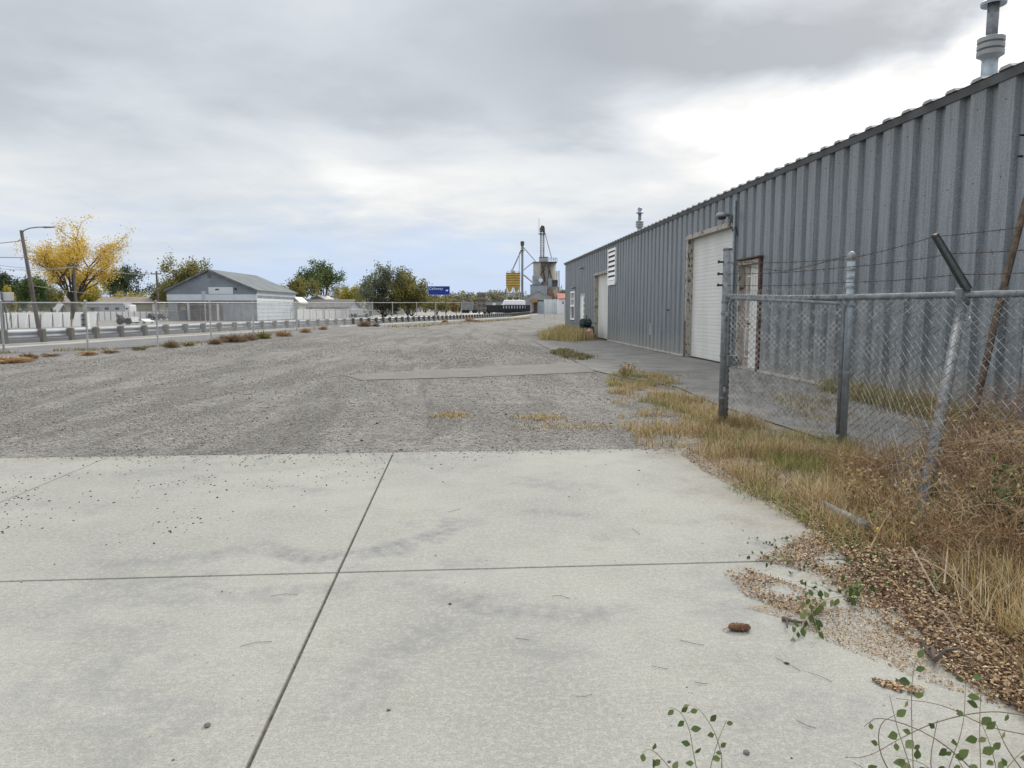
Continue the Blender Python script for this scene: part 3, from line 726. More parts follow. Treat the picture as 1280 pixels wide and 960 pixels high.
# ------------------------------------------------------------------ grass, stones, litter
nr = np.random.default_rng(5)
def inpoly(P_, poly):
    x, y = P_[:, 0], P_[:, 1]; c = np.zeros(len(P_), bool); n = len(poly)
    for i in range(n):
        x1, y1 = poly[i][0], poly[i][1]; x2, y2 = poly[(i+1) % n][0], poly[(i+1) % n][1]
        with np.errstate(divide='ignore', invalid='ignore'):
            k = ((y1 > y) != (y2 > y)) & (x < (x2-x1)*(y-y1)/(y2-y1)+x1)
        c ^= k
    return c
def scatter(poly, n, dens=None):
    poly = np.array([(p[0], p[1]) for p in poly]); lo, hi = poly.min(0), poly.max(0); out = np.zeros((0, 2))
    while len(out) < n:
        q = lo+(hi-lo)*nr.random((n*2, 2)); q = q[inpoly(q, poly)]
        if dens is not None: q = q[nr.random(len(q)) < dens(q)]
        out = np.vstack([out, q])
        if len(q) == 0: break
    return out[:n]
def vnoise(q, s, seed=0):                 # smooth value noise 0..1 on the plane
    r = np.random.default_rng(seed); T = r.random((64, 64)); a = q*s+100; i = np.floor(a).astype(int); f = a-i; f = f*f*(3-2*f)
    g = lambda dx, dy: T[(i[:, 0]+dx) % 64, (i[:, 1]+dy) % 64]
    return (g(0, 0)*(1-f[:, 0])+g(1, 0)*f[:, 0])*(1-f[:, 1])+(g(0, 1)*(1-f[:, 0])+g(1, 1)*f[:, 0])*f[:, 1]
def blades(q, h, wd, m, name, lean=.5, z=-.03, parent=None, label=None, cat=None, kind='stuff', curl=.5, hs=None):
    n = len(q); az = nr.random(n)*2*np.pi; hh = h*(.45+.75*nr.random(n)); 
    if hs is not None: hh *= hs
    ln_ = lean*nr.random(n)*hh; dx, dy = np.cos(az), np.sin(az); wx_, wy_ = -dy*wd/2, dx*wd/2
    z0 = np.full(n, z); V = np.zeros((n, 8, 3)); ws = (1, .8, .5, .12)
    for k, fr_ in enumerate((0, .4, .75, 1)):
        off = ln_*(fr_**(1+curl)); zz_ = z0+hh*fr_*(1-.25*curl*fr_*(ln_/hh))
        for s_, sg in enumerate((1, -1)):
            V[:, k*2+s_, 0] = q[:, 0]+dx*off+sg*wx_*ws[k]; V[:, k*2+s_, 1] = q[:, 1]+dy*off+sg*wy_*ws[k]; V[:, k*2+s_, 2] = zz_
    base = np.arange(n)[:, None]*8; fc = np.concatenate([base+np.array([[2*k, 2*k+1, 2*k+3, 2*k+2]]) for k in range(3)], 0)
    o = bulk(name, V, fc, m, parent)
    if parent is None: tag(o, label, cat, kind=kind)
    return o
def clumps(poly, nc, per, spread, dens=None):
    c = scatter(poly, nc, dens); return np.repeat(c, per, 0)+nr.normal(0, spread, (len(c)*per, 2))
STRAW = islmat('dry_grass', [(.50, .37, .18), (.60, .48, .28), (.30, .20, .10), (.70, .60, .42), (.13, .085, .05), (.44, .34, .16), (.20, .21, .07), (.52, .36, .19)], .8, .4)
GREEN = islmat('green_grass', [(.15, .21, .05), (.22, .26, .07), (.32, .31, .11), (.46, .38, .19), (.10, .14, .04), (.40, .32, .15)], .7, .25)
REDW = islmat('red_stems', [(.34, .17, .10), (.44, .28, .16), (.54, .40, .25), (.20, .10, .065), (.50, .34, .20)], .8, .3)
edge = [G(758, 470), G(790, 462), G(835, 470), G(868, 492), G(900, 512), G(905, 535), G(990, 545), G(1060, 560), G(1180, 575), G(1300, 580), G(1420, 640), G(1420, 900), G(1290, 830), G(1210, 740), G(1120, 690), G(1055, 655), G(1000, 640), G(940, 610), G(885, 580), G(868, 566), G(805, 560), G(770, 530)]
def dn(q): return np.clip((vnoise(q, 1.7, 1)-.25)*1.6, .05, 1)
stripA = [G(758, 470), G(790, 462), G(835, 470), G(868, 492), G(900, 512), G(905, 535), G(935, 560), G(900, 580), G(868, 566), G(805, 560), G(775, 525)]
stripB = [G(893, 514), G(960, 536), G(1060, 553), G(1100, 610), G(1190, 660), G(1120, 690), G(1050, 655), G(990, 628), G(935, 605), G(890, 578)]
blades(clumps(stripA, 420, 22, .055, lambda q: np.clip((vnoise(q, 1.4, 2)-.35)*2.2, .03, 1)), .13, .006, STRAW, 'dry_grass', 1.7, label='low dry grass spreading over the gravel left of the gate post', cat='grass')
blades(clumps(stripB, 430, 20, .07, lambda q: np.clip((vnoise(q, 2.1, 1)-.35)*2.4, .02, 1)), .19, .005, STRAW, 'dry_grass', 1.7, label='tall straw coloured grass along the slab edge below the gate', cat='grass')
blades(clumps(stripA, 150, 24, .05, lambda q: vnoise(q, 1.2, 3) > .55), .12, .007, GREEN, 'green_grass', 1.0, label='green grass tufts among the dry grass left of the gate', cat='grass')
blades(clumps(stripB+[], 130, 20, .07, lambda q: vnoise(q, 1.5, 9) > .52), .15, .006, GREEN, 'green_grass', 1.3, label='green grass tufts below the chain link gate', cat='grass')
edgeB = [G(930, 602), G(1010, 640), G(1060, 665), G(1075, 700), G(1035, 672), G(990, 645), G(925, 612)]
blades(clumps(edgeB, 75, 16, .06), .10, .007, GREEN, 'green_grass', 1.8, label='short green grass fringing the slab near the fallen pipe', cat='grass')
wallg = [Vector((WX-.1, 8, 0)), Vector((WX-.12, 13.6, 0)), Vector((WX-.55, 12.6, 0)), Vector((WX-1.0, 8, 0))]
blades(clumps(wallg, 150, 24, .07), .26, .008, GREEN, 'green_grass', .9, label='green weeds along the foot of the metal wall', cat='grass')
blades(clumps(wallg, 90, 24, .09), .32, .007, STRAW, 'dry_grass', .9, label='straw weeds along the foot of the metal wall', cat='grass')
blades(clumps([G(960, 495), G(1000, 488), G(1060, 508), G(1060, 530), G(1000, 520)], 70, 14, .12), .07, .01, STRAW, 'dry_grass', 1.5, z=-.012, label='thin dead debris on the concrete behind the gate', cat='grass')
rightg = [G(1180, 730), G(1300, 690), G(1450, 800), G(1450, 1000), G(1290, 860), G(1210, 770)]
blades(clumps(rightg, 170, 28, .05, lambda q: np.clip((vnoise(q, 2.2, 4)-.2)*1.5, .1, 1)), .27, .005, STRAW, 'dry_grass', 1.3, label='golden drooping grass at the right edge', cat='grass')
backg = [G(1060, 560), G(1200, 560), G(1330, 590), G(1420, 720), G(1260, 720), G(1150, 660), G(1085, 610)]
blades(clumps(backg, 380, 24, .07, dn), .24, .0055, STRAW, 'dry_grass', 1.6, label='pale dry grass behind and under the leaning mesh', cat='grass')
farg = [G(676, 424), G(700, 413), G(725, 413), G(742, 424), G(720, 428)]
blades(clumps(farg, 260, 18, .12), .55, .03, islmat('far_straw', [(.42, .34, .15), (.50, .42, .22), (.33, .28, .10)], .8, .2), 'dry_grass', .8, label='tall yellow grass by the far end of the metal building', cat='grass')
blades(clumps([G(690, 440), G(706, 436), G(738, 447), G(725, 451)], 140, 18, .12), .12, .02, islmat('olive_grass', [(.16, .15, .07), (.25, .21, .10), (.12, .12, .05)], .8), 'green_grass', 1.2, label='dull green grass wedge at the apron edge', cat='grass')
for (a_, c_, n_) in (((545, 520), (583, 515), 34), ((650, 524), (700, 517), 40), ((700, 520), (730, 545), 26), ((820, 467), (880, 471), 30)):
    p_, q_ = G(*a_), G(*c_); ctr = (p_+q_)/2; sx = (q_-p_).length/2
    pts = ctr[0]+nr.normal(0, sx*.45, n_*12), ctr[1]+nr.normal(0, .16, n_*12)
    blades(np.stack(pts, 1), .045, .012, STRAW, 'dry_grass', 2.2, z=-.028, label='flat straw patch on the gravel around pixel row' if 0 else {545: 'flat patch of straw alone on the gravel', 650: 'straw patch on the gravel near the concrete edge', 700: 'sparse straw trailing across the gravel to the slab', 820: 'thin straw drift on the concrete apron'}[a_[0]], cat='grass')
# weed with upright stalks near the apron
def twig_bush(name, label, cat, loc, h, sp, nst, m_st, m_lf=None, nleaf=0, group=None, wd=.003, lsz=.02, droop=.4, sub=3, seed=1, rootr=.06):
    r = random.Random(seed); root = thing(name, label, cat, loc, group=group) ; b_ = MB(); tips = []
    for i in range(nst):
        az = r.uniform(0, 2*math.pi); out = sp*r.uniform(.15, 1)**.7; hh = h*r.uniform(.5, 1)
        p = Vector((r.gauss(0, rootr), r.gauss(0, rootr), -.03)); d = Vector((math.cos(az), math.sin(az), 0)); pts = [p]
        for k in range(1, 6):
            f_ = k/5; pts.append(p+d*out*f_**1.3+Vector((r.uniform(-1, 1), r.uniform(-1, 1), 0))*.03*h+Vector((0, 0, hh*(f_-droop*f_*f_*.5))))
        b_.tube(pts, [wd*(1-.14*k) for k in range(6)], 3, False)
        for s_ in range(sub):
            k = r.randint(1, 4); q = pts[k].lerp(pts[k+1], r.random()); d2 = Vector((r.gauss(0, 1), r.gauss(0, 1), r.uniform(.1, 1.1))).normalized()*h*r.uniform(.15, .38)
            q2 = q+d2*.5+Vector((0, 0, .01)); q3 = q+d2+Vector((r.gauss(0, .02), r.gauss(0, .02), -.02*h))
            b_.tube([q, q2, q3], [wd*.55, wd*.45, wd*.25], 3, False); tips += [q2, q3, q.lerp(q2, .5)]
        tips += pts[2:]
    b_.build('stem', m_st, root)
    if nleaf and m_lf:
        T = np.array([tuple(r.choice(tips)) for _ in range(nleaf)])+nr.normal(0, h*.02, (nleaf, 3)); leaves(T, lsz, m_lf, 'foliage', root)
    return root
def leaves(T, sz, m, name, parent=None, flat=0.0, asp=.5, szv=.5):
    n = len(T); a = nr.normal(0, 1, (n, 3)); a[:, 2] *= (1-flat); a /= np.linalg.norm(a, axis=1)[:, None]+1e-9
    c = nr.normal(0, 1, (n, 3)); c[:, 2] *= (1-flat); c -= a*(a*c).sum(1)[:, None]; c /= np.linalg.norm(c, axis=1)[:, None]+1e-9
    nrm = np.cross(a, c); s_ = sz*(1-szv/2+szv*nr.random(n))[:, None]
    V = np.stack([T-a*s_*.5, T+c*s_*asp*.5+nrm*s_*.12, T+a*s_*.5, T-c*s_*asp*.5+nrm*s_*.12], 1)
    f_ = np.arange(n)[:, None]*4+np.array([[0, 1, 2, 3]]); return bulk(name, V, f_, m, parent)
DRYL = islmat('dry_leaf', [(.42, .28, .17), (.56, .43, .27), (.28, .16, .10), (.50, .38, .20), (.25, .25, .09)], .8, .2)
PALE = smat('pale_stem', (.40, .34, .24), (.28, .22, .15), 20, .8)
twig_bush('upright_weed', 'small upright dead weed at the tip of the dry grass', 'weed', G(782, 474), .5, .22, 16, smat('yellow_stem', (.36, .30, .15), (.25, .20, .10), 9), STRAW, 200, lsz=.05, seed=3, wd=.006)
STRAWST = islmat('straw_stems', [(.52, .39, .23), (.34, .23, .13), (.60, .48, .32), (.20, .11, .07)], .8, .3)
wb_ = [(1100, 612, .45, .30), (1190, 606, .72, .34), (1222, 655, 1.0, .42), (1250, 612, 1.1, .45), (1285, 668, .98, .55), (1215, 705, .42, .32), (1250, 712, .62, .42), (1085, 605, .38, .35), (1292, 720, .60, .42), (1262, 628, 1.15, .6), (1305, 640, 1.25, .6)]
wl = ['reddish dry weed left of the leaning post foot', 'reddish dry weed just behind the leaning post', 'tall reddish weed right of the leaning post', 'tall bushy red brown weed below the leaning wooden pole', 'tallest red brown weed at the right edge', 'low tangled weed right of the leaning post foot', 'mid height brown weed at the right before the mesh', 'small brown weed beyond the fallen pipe', 'brown weed above the golden grass at the right edge', 'tall twiggy reddish weed before the dome capped post', 'very tall reddish weed cut by the right edge']
for i, (px, py, h_, sp) in enumerate(wb_):
    twig_bush('dry_weed', wl[i], 'weed', G(px, py), h_, sp, 44, REDW if i % 2 else STRAWST, DRYL, 420, 'dry weeds around the leaning post', lsz=.016, seed=20+i, wd=.0030, droop=.35, sub=9, rootr=.12)
# green leafy shrub behind at the right edge, yellow leaves
LEAFG = islmat('green_leaf', [(.07, .13, .03), (.10, .17, .045), (.15, .22, .07), (.06, .10, .025)], .5, .3)
twig_bush('green_shrub', 'dark green leafy shrub at the right edge behind the weeds', 'shrub', G(1288, 690), .62, .42, 34, M['bark'], LEAFG, 800, lsz=.045, seed=51, wd=.004, sub=5)
twig_bush('green_shrub', 'low green leafy sprawl at the foot of the weeds beside the leaf litter', 'shrub', G(1110, 725), .16, .42, 16, M['bark'], LEAFG, 90, lsz=.04, seed=52, wd=.003, sub=3)
twig_bush('green_shrub', 'green sprig creeping over the leaf litter below the fallen pipe', 'shrub', G(1010, 692), .07, .35, 12, M['bark'], LEAFG, 110, lsz=.026, seed=53, wd=.002, sub=3)
for i, (px, py, h_, sp_w, lb) in enumerate([(1072, 690, .10, .28, 'green sprig among the leaf litter just below the fallen pipe'), (1060, 745, .12, .25, 'green sprig at the middle of the leaf litter'), (1130, 672, .22, .22, 'bright green leafy sprig at the foot of the leaning post'), (1262, 655, .55, .30, 'dark green leafy stems among the brown weeds near the right edge')]):
    twig_bush('green_sprig', lb, 'sprig', G(px, py), h_, sp_w, 10 if h_ < .4 else 22, M['bark'], LEAFG, 60 if h_ < .4 else 420, lsz=.036, seed=150+i, wd=.0025, sub=3)
for i, (px, py, h_, lb) in enumerate([(1120, 665, .62, 'spray of tall straw stalks left of the leaning post foot'), (1200, 668, .85, 'spray of tall straw stalks right of the leaning post foot'), (1245, 690, .7, 'spray of tall straw stalks over the golden grass'), (1075, 640, .45, 'spray of straw stalks right of the fallen pipe')]):
    twig_bush('tall_stalks', lb, 'weed', G(px, py), h_, h_*.55, 20, STRAWST, STRAW, 160, lsz=.03, seed=170+i, wd=.0030, droop=.2, sub=4, rootr=.05)
sheet('weed_shade_soil', [G(1060, 640), G(1120, 600), G(1420, 600), G(1420, 800), G(1260, 770), G(1150, 720)], -.020, gravel_mat('shaded_soil', (.15, .12, .085), (.18, .145, .10), (.10, .08, .06), tracks=False))  # soil sheet coloured darker to paint in the shade beneath the weeds
YL = islmat('yellow_leaf', [(.62, .50, .05), (.55, .45, .10), (.65, .58, .15)], .6, .3)
yb_ = twig_bush('yellow_sprig', 'sprig with a few bright yellow leaves by the leaning post foot', 'sprig', G(1150, 690), .32, .22, 5, REDW, YL, 9, lsz=.034, seed=54, wd=.003, sub=2)
# bare pale branches lying over the litter
def branch(name, label, pts, r0, m, sub=0, seed=1):
    r = random.Random(seed); o0 = Vector(pts[0]); b_ = MB(); pts = [Vector(p)-o0 for p in pts]
    b_.tube(pts, [r0*(1-.6*i/(len(pts)-1)) for i in range(len(pts))], 6)
    for k in range(sub):
        i = r.randint(0, len(pts)-2); q = pts[i].lerp(pts[i+1], r.random()); d = Vector((r.uniform(-1, 1), r.uniform(-1, 1), r.uniform(0, .6)))*.16
        b_.tube([q, q+d*.5+Vector((0, 0, .02)), q+d], r0*.35, 4)
    o = b_.build(name, m); o.location = o0; return tag(o, label, 'branch')
branch('bare_branch', 'pale dead stalk standing upright in the litter', [G(1178, 752, -.02), G(1180, 735, .08)+Vector((0, 0, .02)), P(1186, 672, G(1178, 752).length*.985)], .008, PALE)
branch('bare_branch', 'long thin pale branch lying diagonally over the leaf litter', [G(1140, 685, .12), G(1170, 740, .05), G(1220, 780, .04), G(1275, 830, .05)], .006, PALE, 5, 3)
branch('bare_branch', 'arching tan branch at the right edge over the weeds', [P(1170, 712, 4.1), P(1210, 705, 4.1), P(1250, 690, 4.1), P(1300, 664, 4.1)], .007, PALE, 7, 5)
r = random.Random(77)
for i, (x0, y0, x1, y1, lb) in enumerate([(1085, 690, 1150, 620, 'thin reddish stalk crossing up from the fallen pipe'), (1120, 700, 1250, 790, 'pale stalk bending down right through the litter'), (1160, 735, 1240, 740, 'short pale stalk lying flat below the leaning post'), (1200, 760, 1290, 725, 'thin straw stalk over the golden grass'), (1150, 770, 1210, 830, 'thin stalk half buried in brown leaves')]):
    a_, c_ = G(x0, y0, .02), G(x1, y1, .02); m1 = a_.lerp(c_, .5)+Vector((0, 0, .12)); branch('bare_branch', lb, [a_, a_.lerp(m1, .5)+Vector((0, 0, .04)), m1, m1.lerp(c_, .5)+Vector((0, 0, .03)), c_], .004, PALE if i else REDW, 3, 90+i)
branch('bare_branch', 'short dark branch stub poking out of the litter', [G(1150, 800, .0), G(1170, 825, .03), G(1182, 812, .07)], .016, M['bark'], 2, 6)
branch('stick', 'brown stick lying on the sawdust beside the green sprig', [G(978, 773, .012), G(990, 776, .014), G(1003, 778, .012)], .012, M['bark'], 1, 8)
# leaf litter
LIT = islmat('leaf_litter', [(.42, .28, .15), (.54, .39, .23), (.24, .125, .07), (.13, .075, .05), (.62, .50, .33), (.32, .19, .10), (.08, .05, .035), (.48, .36, .19), (.17, .10, .06)], .75, .1)
LITD = islmat('old_litter', [(.38, .26, .15), (.18, .11, .07), (.52, .38, .23), (.10, .06, .04), (.30, .19, .11), (.075, .05, .035), (.60, .47, .31), (.36, .24, .14)], .8, .1)
def litter(poly, n, sz, name, label, hmax=.03, dens=None, z0=.0, m=None):
    q = scatter(poly, n, dens); z = z0+.004+nr.random(n)**2*hmax; o = leaves(np.stack([q[:, 0], q[:, 1], z], 1), sz, m or LIT, name, flat=.72, asp=.55); return tag(o, label, 'leaf litter', kind='stuff')
fall = lambda q: np.clip(1-(2.25-q[:, 0])*1.7-(vnoise(q, 5, 6)-.5)*1.5, .0, 1)
litter([G(945, 702), G(1000, 672), G(1010, 655), G(985, 628), G(1000, 630), G(1060, 665), G(1110, 700), G(1200, 770), G(1290, 850), G(1290, 905), G(1180, 838), G(1120, 790), G(1060, 750), G(1010, 716), G(970, 705)], 11500, .0165, 'leaf_litter', 'tan leaf litter spilling from the weeds onto the slab edge', .03, lambda q: np.clip((vnoise(q, 3.5, 6)*.6+vnoise(q, 11, 16)*.6-.30)*1.9, .03, 1))
litter([G(1050, 690), G(1130, 690), G(1240, 740), G(1420, 860), G(1400, 960), G(1290, 905), G(1180, 820), G(1090, 740)], 16000, .021, 'leaf_litter', 'deep brown leaf litter under the weeds at the right', .05, z0=.005, m=LITD)
litter([G(900, 716), G(935, 712), G(985, 728), G(1020, 745), G(1035, 765), G(1010, 772), G(975, 762), G(930, 745)], 1700, .014, 'leaf_litter', 'separate drift of tan leaf chips on the slab left of the main litter', .014, lambda q: np.clip((vnoise(q, 7, 8)-.2)*2, .05, 1))
litter([G(1085, 850), G(1120, 852), G(1155, 862), G(1150, 872), G(1110, 862)], 170, .02, 'leaf_litter', 'small line of reddish chips near the bottom right of the slab', .01)
litter([G(860, 560), G(885, 575), G(950, 612), G(1010, 642), G(1030, 668), G(1010, 660), G(935, 618), G(880, 590), G(850, 568)], 2600, .016, 'leaf_litter', 'thin dark litter line along the slab edge under the grass', .02, m=LITD)
litter([G(960, 765), G(1070, 760), G(1160, 810), G(1260, 860), G(1250, 885), G(1150, 850), G(1040, 805)], 2600, .010, 'wood_chips', 'fine tan sawdust and chips at the lower edge of the litter', .005, lambda q: np.clip((vnoise(q, 3.3, 12)-.1)*1.3, .05, 1))
sheetm = newmat('sawdust'); m_, t_, b2 = sheetm; t_.l.new(t_.mix(t_.step(t_.noise(pos(t_), 60, 4, .7), .4, .6), (.40, .31, .19), (.30, .21, .12)), b2.inputs['Base Color'])
def sprinkle(poly, n, sz, m, name, label, z=.002, dens=None, kind='stuff', cat='grit', flat=.95):
    q = scatter(poly, n, dens); return tag(leaves(np.stack([q[:, 0], q[:, 1], np.full(len(q), z)+nr.random(len(q))*.003], 1), sz, m, name, flat=flat, asp=.7), label, cat, kind=kind)
sprinkle([G(1010, 745), G(1060, 752), G(1150, 800), G(1200, 838), G(1120, 830), G(1040, 800), G(985, 775), G(930, 760)], 5000, .006, m_, 'sawdust', 'fine pale sawdust on the slab around the green vine', dens=lambda q: np.clip((vnoise(q, 4, 22)-.15)*1.4, .03, 1))
blades(clumps([G(1000, 630), G(1035, 622), G(1110, 660), G(1095, 682), G(1040, 668)], 90, 20, .05), .13, .006, STRAW, 'dry_grass', 1.8, label='short straw tuft around the fallen pipe', cat='grass')
litter([G(880, 520), G(1060, 560), G(1200, 590), G(1420, 640), G(1420, 800), G(1200, 720), G(1060, 655), G(940, 600), G(870, 566)], 9000, .022, 'leaf_litter', 'matted dead leaves and straw bits between the grass tufts by the fence', .03, z0=-.026, m=LITD)
# stones
def stones(q, sz, m, name, label, z=-.03, szp=2.0, kind='stuff', cat='stones'):
    n = len(q); ic = np.array([(1, 0, 0), (-1, 0, 0), (0, 1, 0), (0, -1, 0), (0, 0, 1), (0, 0, -1)], float)
    fc = np.array([(0, 2, 4), (2, 1, 4), (1, 3, 4), (3, 0, 4), (2, 0, 5), (1, 2, 5), (3, 1, 5), (0, 3, 5)])
    s_ = sz*(.45+1.4*nr.random(n)**szp); V = ic[None]*(.7+.6*nr.random((n, 6, 1))); V = V*s_[:, None, None]*np.stack([np.ones(n), .6+.4*nr.random(n), .45+.35*nr.random(n)], 1)[:, None, :]
    a = nr.random(n)*6.28; ca, sa = np.cos(a)[:, None], np.sin(a)[:, None]; X = V[..., 0]*ca-V[..., 1]*sa; Y = V[..., 0]*sa+V[..., 1]*ca
    V = np.stack([X+q[:, :1], Y+q[:, 1:2], V[..., 2]+z+s_[:, None]*.25], 2)
    f_ = (np.arange(n)[:, None, None]*6+fc[None]).reshape(-1, 3); return tag(bulk(name, V, f_, m), label, cat, kind=kind)
STM = islmat('stone', [(.29, .275, .25), (.38, .365, .335), (.21, .20, .185), (.47, .455, .42), (.15, .145, .14), (.34, .315, .275), (.26, .245, .22)], .9)
DST = islmat('dark_stone', [(.08, .078, .075), (.13, .125, .12), (.06, .06, .062), (.17, .16, .15)], .9)
nearlot = [(-10, 7.48), (2.6, 7.48), (3.4, 9.6), (3.3, 14), (-12, 14)]
stones(scatter([(-7, 7.48), (2.6, 7.48), (3.4, 9.6), (3.3, 11.5), (-9, 11.5)], 42000, lambda q: np.clip(vnoise(q*np.array([1, .35]), 1.1, 5)*1.0+.2*vnoise(q, 4, 55), .1, 1)), .0085, STM, 'loose_gravel', 'loose grey gravel just beyond the far edge of the slab', szp=3)
stones(scatter([(-10, 11.5), (3.3, 11.5), (3.3, 20), (-14, 20)], 36000, lambda q: np.clip(vnoise(q*np.array([1, .3]), 1.2, 15)*1.3-.15, .05, 1)), .0115, STM, 'loose_gravel', 'coarser gravel across the middle of the lot', szp=3)
stones(scatter([(-14, 20), (3.2, 20), (3, 48), (-12, 48)], 30000, lambda q: np.clip(vnoise(q*np.array([1, .25]), .8, 35)*1.3-.15, .02, 1)*np.clip((50-q[:, 1])/26, .1, 1)), .016, STM, 'loose_gravel', 'sparse far gravel in the back half of the lot', szp=3)
stones(scatter([(-13, 6.6), (2.4, 6.6), (2.4, 7.5), (-13, 7.5)], 2600, lambda q: np.clip(np.exp((q[:, 1]-7.46)/(.05+.22*vnoise(q*np.array([1, 0]), 1.3, 77))), 0, 1)), .008, STM, 'loose_gravel', 'thin spill of gravel along the far edge of the slab', z=0, szp=3)
stones(scatter([(-6, 7.6), (3, 7.6), (3, 24), (-13, 24)], 420), .016, DST, 'dark_gravel', 'scattered dark lumps in the gravel lot', szp=3)
stones(scatter([(-13, -2), (2.3, -2), (2.3, 7.4), (-13, 7.4)], 1100, lambda q: np.clip(np.exp(-((q[:, 1]-6.2)/1.6)**2)*np.clip(-q[:, 0]/3, .12, 1)+.10, 0, 1)), .0065, DST, 'pebbles', 'tiny dark pebbles strewn over the slab', z=0, szp=3)
stones(scatter([G(-60, 590), G(100, 587), G(260, 590), G(330, 620), G(240, 670), G(60, 700), G(-60, 690)], 330, lambda q: np.clip((vnoise(q, 1.6, 51)-.3)*2.2, .04, 1)**1.5), .0065, DST, 'pebbles', 'band of dark grit at the far left of the slab', z=0, szp=2)
stones(scatter([G(300, 570), G(480, 566), G(480, 600), G(300, 620)], 160), .006, DST, 'pebbles', 'grit sprinkled left of the long joint near the gravel', z=0, szp=2)
def pebble(px, py, sz, label):
    bm = bmesh.new(); bmesh.ops.create_icosphere(bm, subdivisions=2, radius=sz)
    r = random.Random(int(px)); 
    for v in bm.verts: v.co *= r.uniform(.85, 1.15); v.co.z *= .6
    me = bpy.data.meshes.new('pebble'); bm.to_mesh(me); bm.free(); me.materials.append(DST); o = bpy.data.objects.new('pebble', me); C.objects.link(o); o.location = G(px, py, sz*.5); tag(o, label, 'stone')
pebble(259, 906, .012, 'dark pebble alone on the slab left of the long joint'); pebble(933, 940, .011, 'grey pebble near the bottom vine shoots'); pebble(1022, 656, .02, 'flat grey disc at the slab edge near the fallen pipe')
# twigs on the slab
b_ = MB(); r = random.Random(4)
for (x0, y0, x1, y1) in [(790, 660, 800, 668), (850, 800, 880, 806), (970, 822, 1000, 838), (868, 852, 885, 854), (995, 900, 1020, 910), (645, 798, 662, 800), (690, 745, 712, 748), (300, 808, 340, 802), (338, 745, 372, 743), (815, 832, 835, 836), (1010, 840, 1040, 852), (1040, 800, 1055, 808), (720, 870, 740, 868), (560, 640, 575, 636)]:
    p, q = G(x0, y0, .004), G(x1, y1, .004); b_.tube([p, p.lerp(q, .5)+Vector((0, r.uniform(-.02, .02), .003)), q], .0010, 4)
tag(b_.build('twig_scatter', M['bark']), 'thin dark twigs and stalks scattered on the slab', 'twigs', kind='stuff')
# seed husk (brown cone)
hk = thing('pine_cone', 'brown cone lying alone on the slab left of the leaf litter', 'pine cone', G(925, 784, .018), rz=R(-8)); hk.scale = (.88, .88, .88)
b_ = MB(); prs = [(0.004, -.062), (.012, -.058), (.018, -.045), (.021, -.02), (.022, .01), (.018, .035), (.012, .05), (.004, .056)]
base = []
for r_, x_ in prs: base.append((x_, 0, 0))
b_.tube(base, [p[0] for p in prs], 14); b_.build('core', smat('cone_brown', (.20, .11, .065), (.13, .07, .04), 90, .85, 0, 120, .002), hk, True)
T = []; 
for k in range(150):
    x_ = nr.uniform(-.055, .052); rr_ = np.interp(x_, [p[1] for p in prs], [p[0] for p in prs]); a = nr.uniform(0, 6.28); T.append((x_, rr_*1.05*math.cos(a), rr_*1.05*math.sin(a)))
leaves(np.array(T), .010, islmat('cone_scale', [(.24, .13, .075), (.15, .08, .045), (.32, .20, .12)], .8), 'scale', hk, asp=.8)
b_ = MB(); b_.tube([(-.058, 0, 0), (-.075, -.006, -.006), (-.09, -.004, -.015)], .003, 5).tube([(-.058, 0, 0), (-.07, -.02, -.01), (-.082, -.03, -.016)], .002, 5); b_.build('stalk', PALE, hk)
# creeping vine with dark leaves
def leafshape(b_, p, d, nrm, L, wd):
    d = d.normalized(); s_ = d.cross(nrm).normalized(); n = s_.cross(d)
    v = [p]; 
    prof_ = ((.12, .45), (.35, 1.0), (.6, .9), (.82, .5))
    for f_, k in prof_: v += [p+d*L*f_+s_*wd*k/2+n*L*.06*k, p+d*L*f_-n*L*.02*f_, p+d*L*f_-s_*wd*k/2+n*L*.06*k]
    v.append(p+d*L-n*L*.05)
    f = [(0, 1, 2), (0, 2, 3)]
    for i in range(3):
        a = 1+i*3; f += [(a, a+3, a+4, a+1), (a+1, a+4, a+5, a+2)]
    f += [(10, 13, 11), (11, 13, 12)]; b_.add(v, f)
VLM = islmat('vine_leaf', [(.09, .135, .04), (.13, .18, .06), (.19, .23, .10), (.065, .10, .03), (.24, .27, .13), (.11, .15, .05)], .45, .35)
VLM2 = islmat('shoot_leaf', [(.17, .23, .10), (.22, .28, .13), (.28, .33, .18), (.12, .17, .06)], .5, .4)
STEMM = smat('shoot_stem', (.20, .16, .12), (.28, .26, .14), 30, .7)
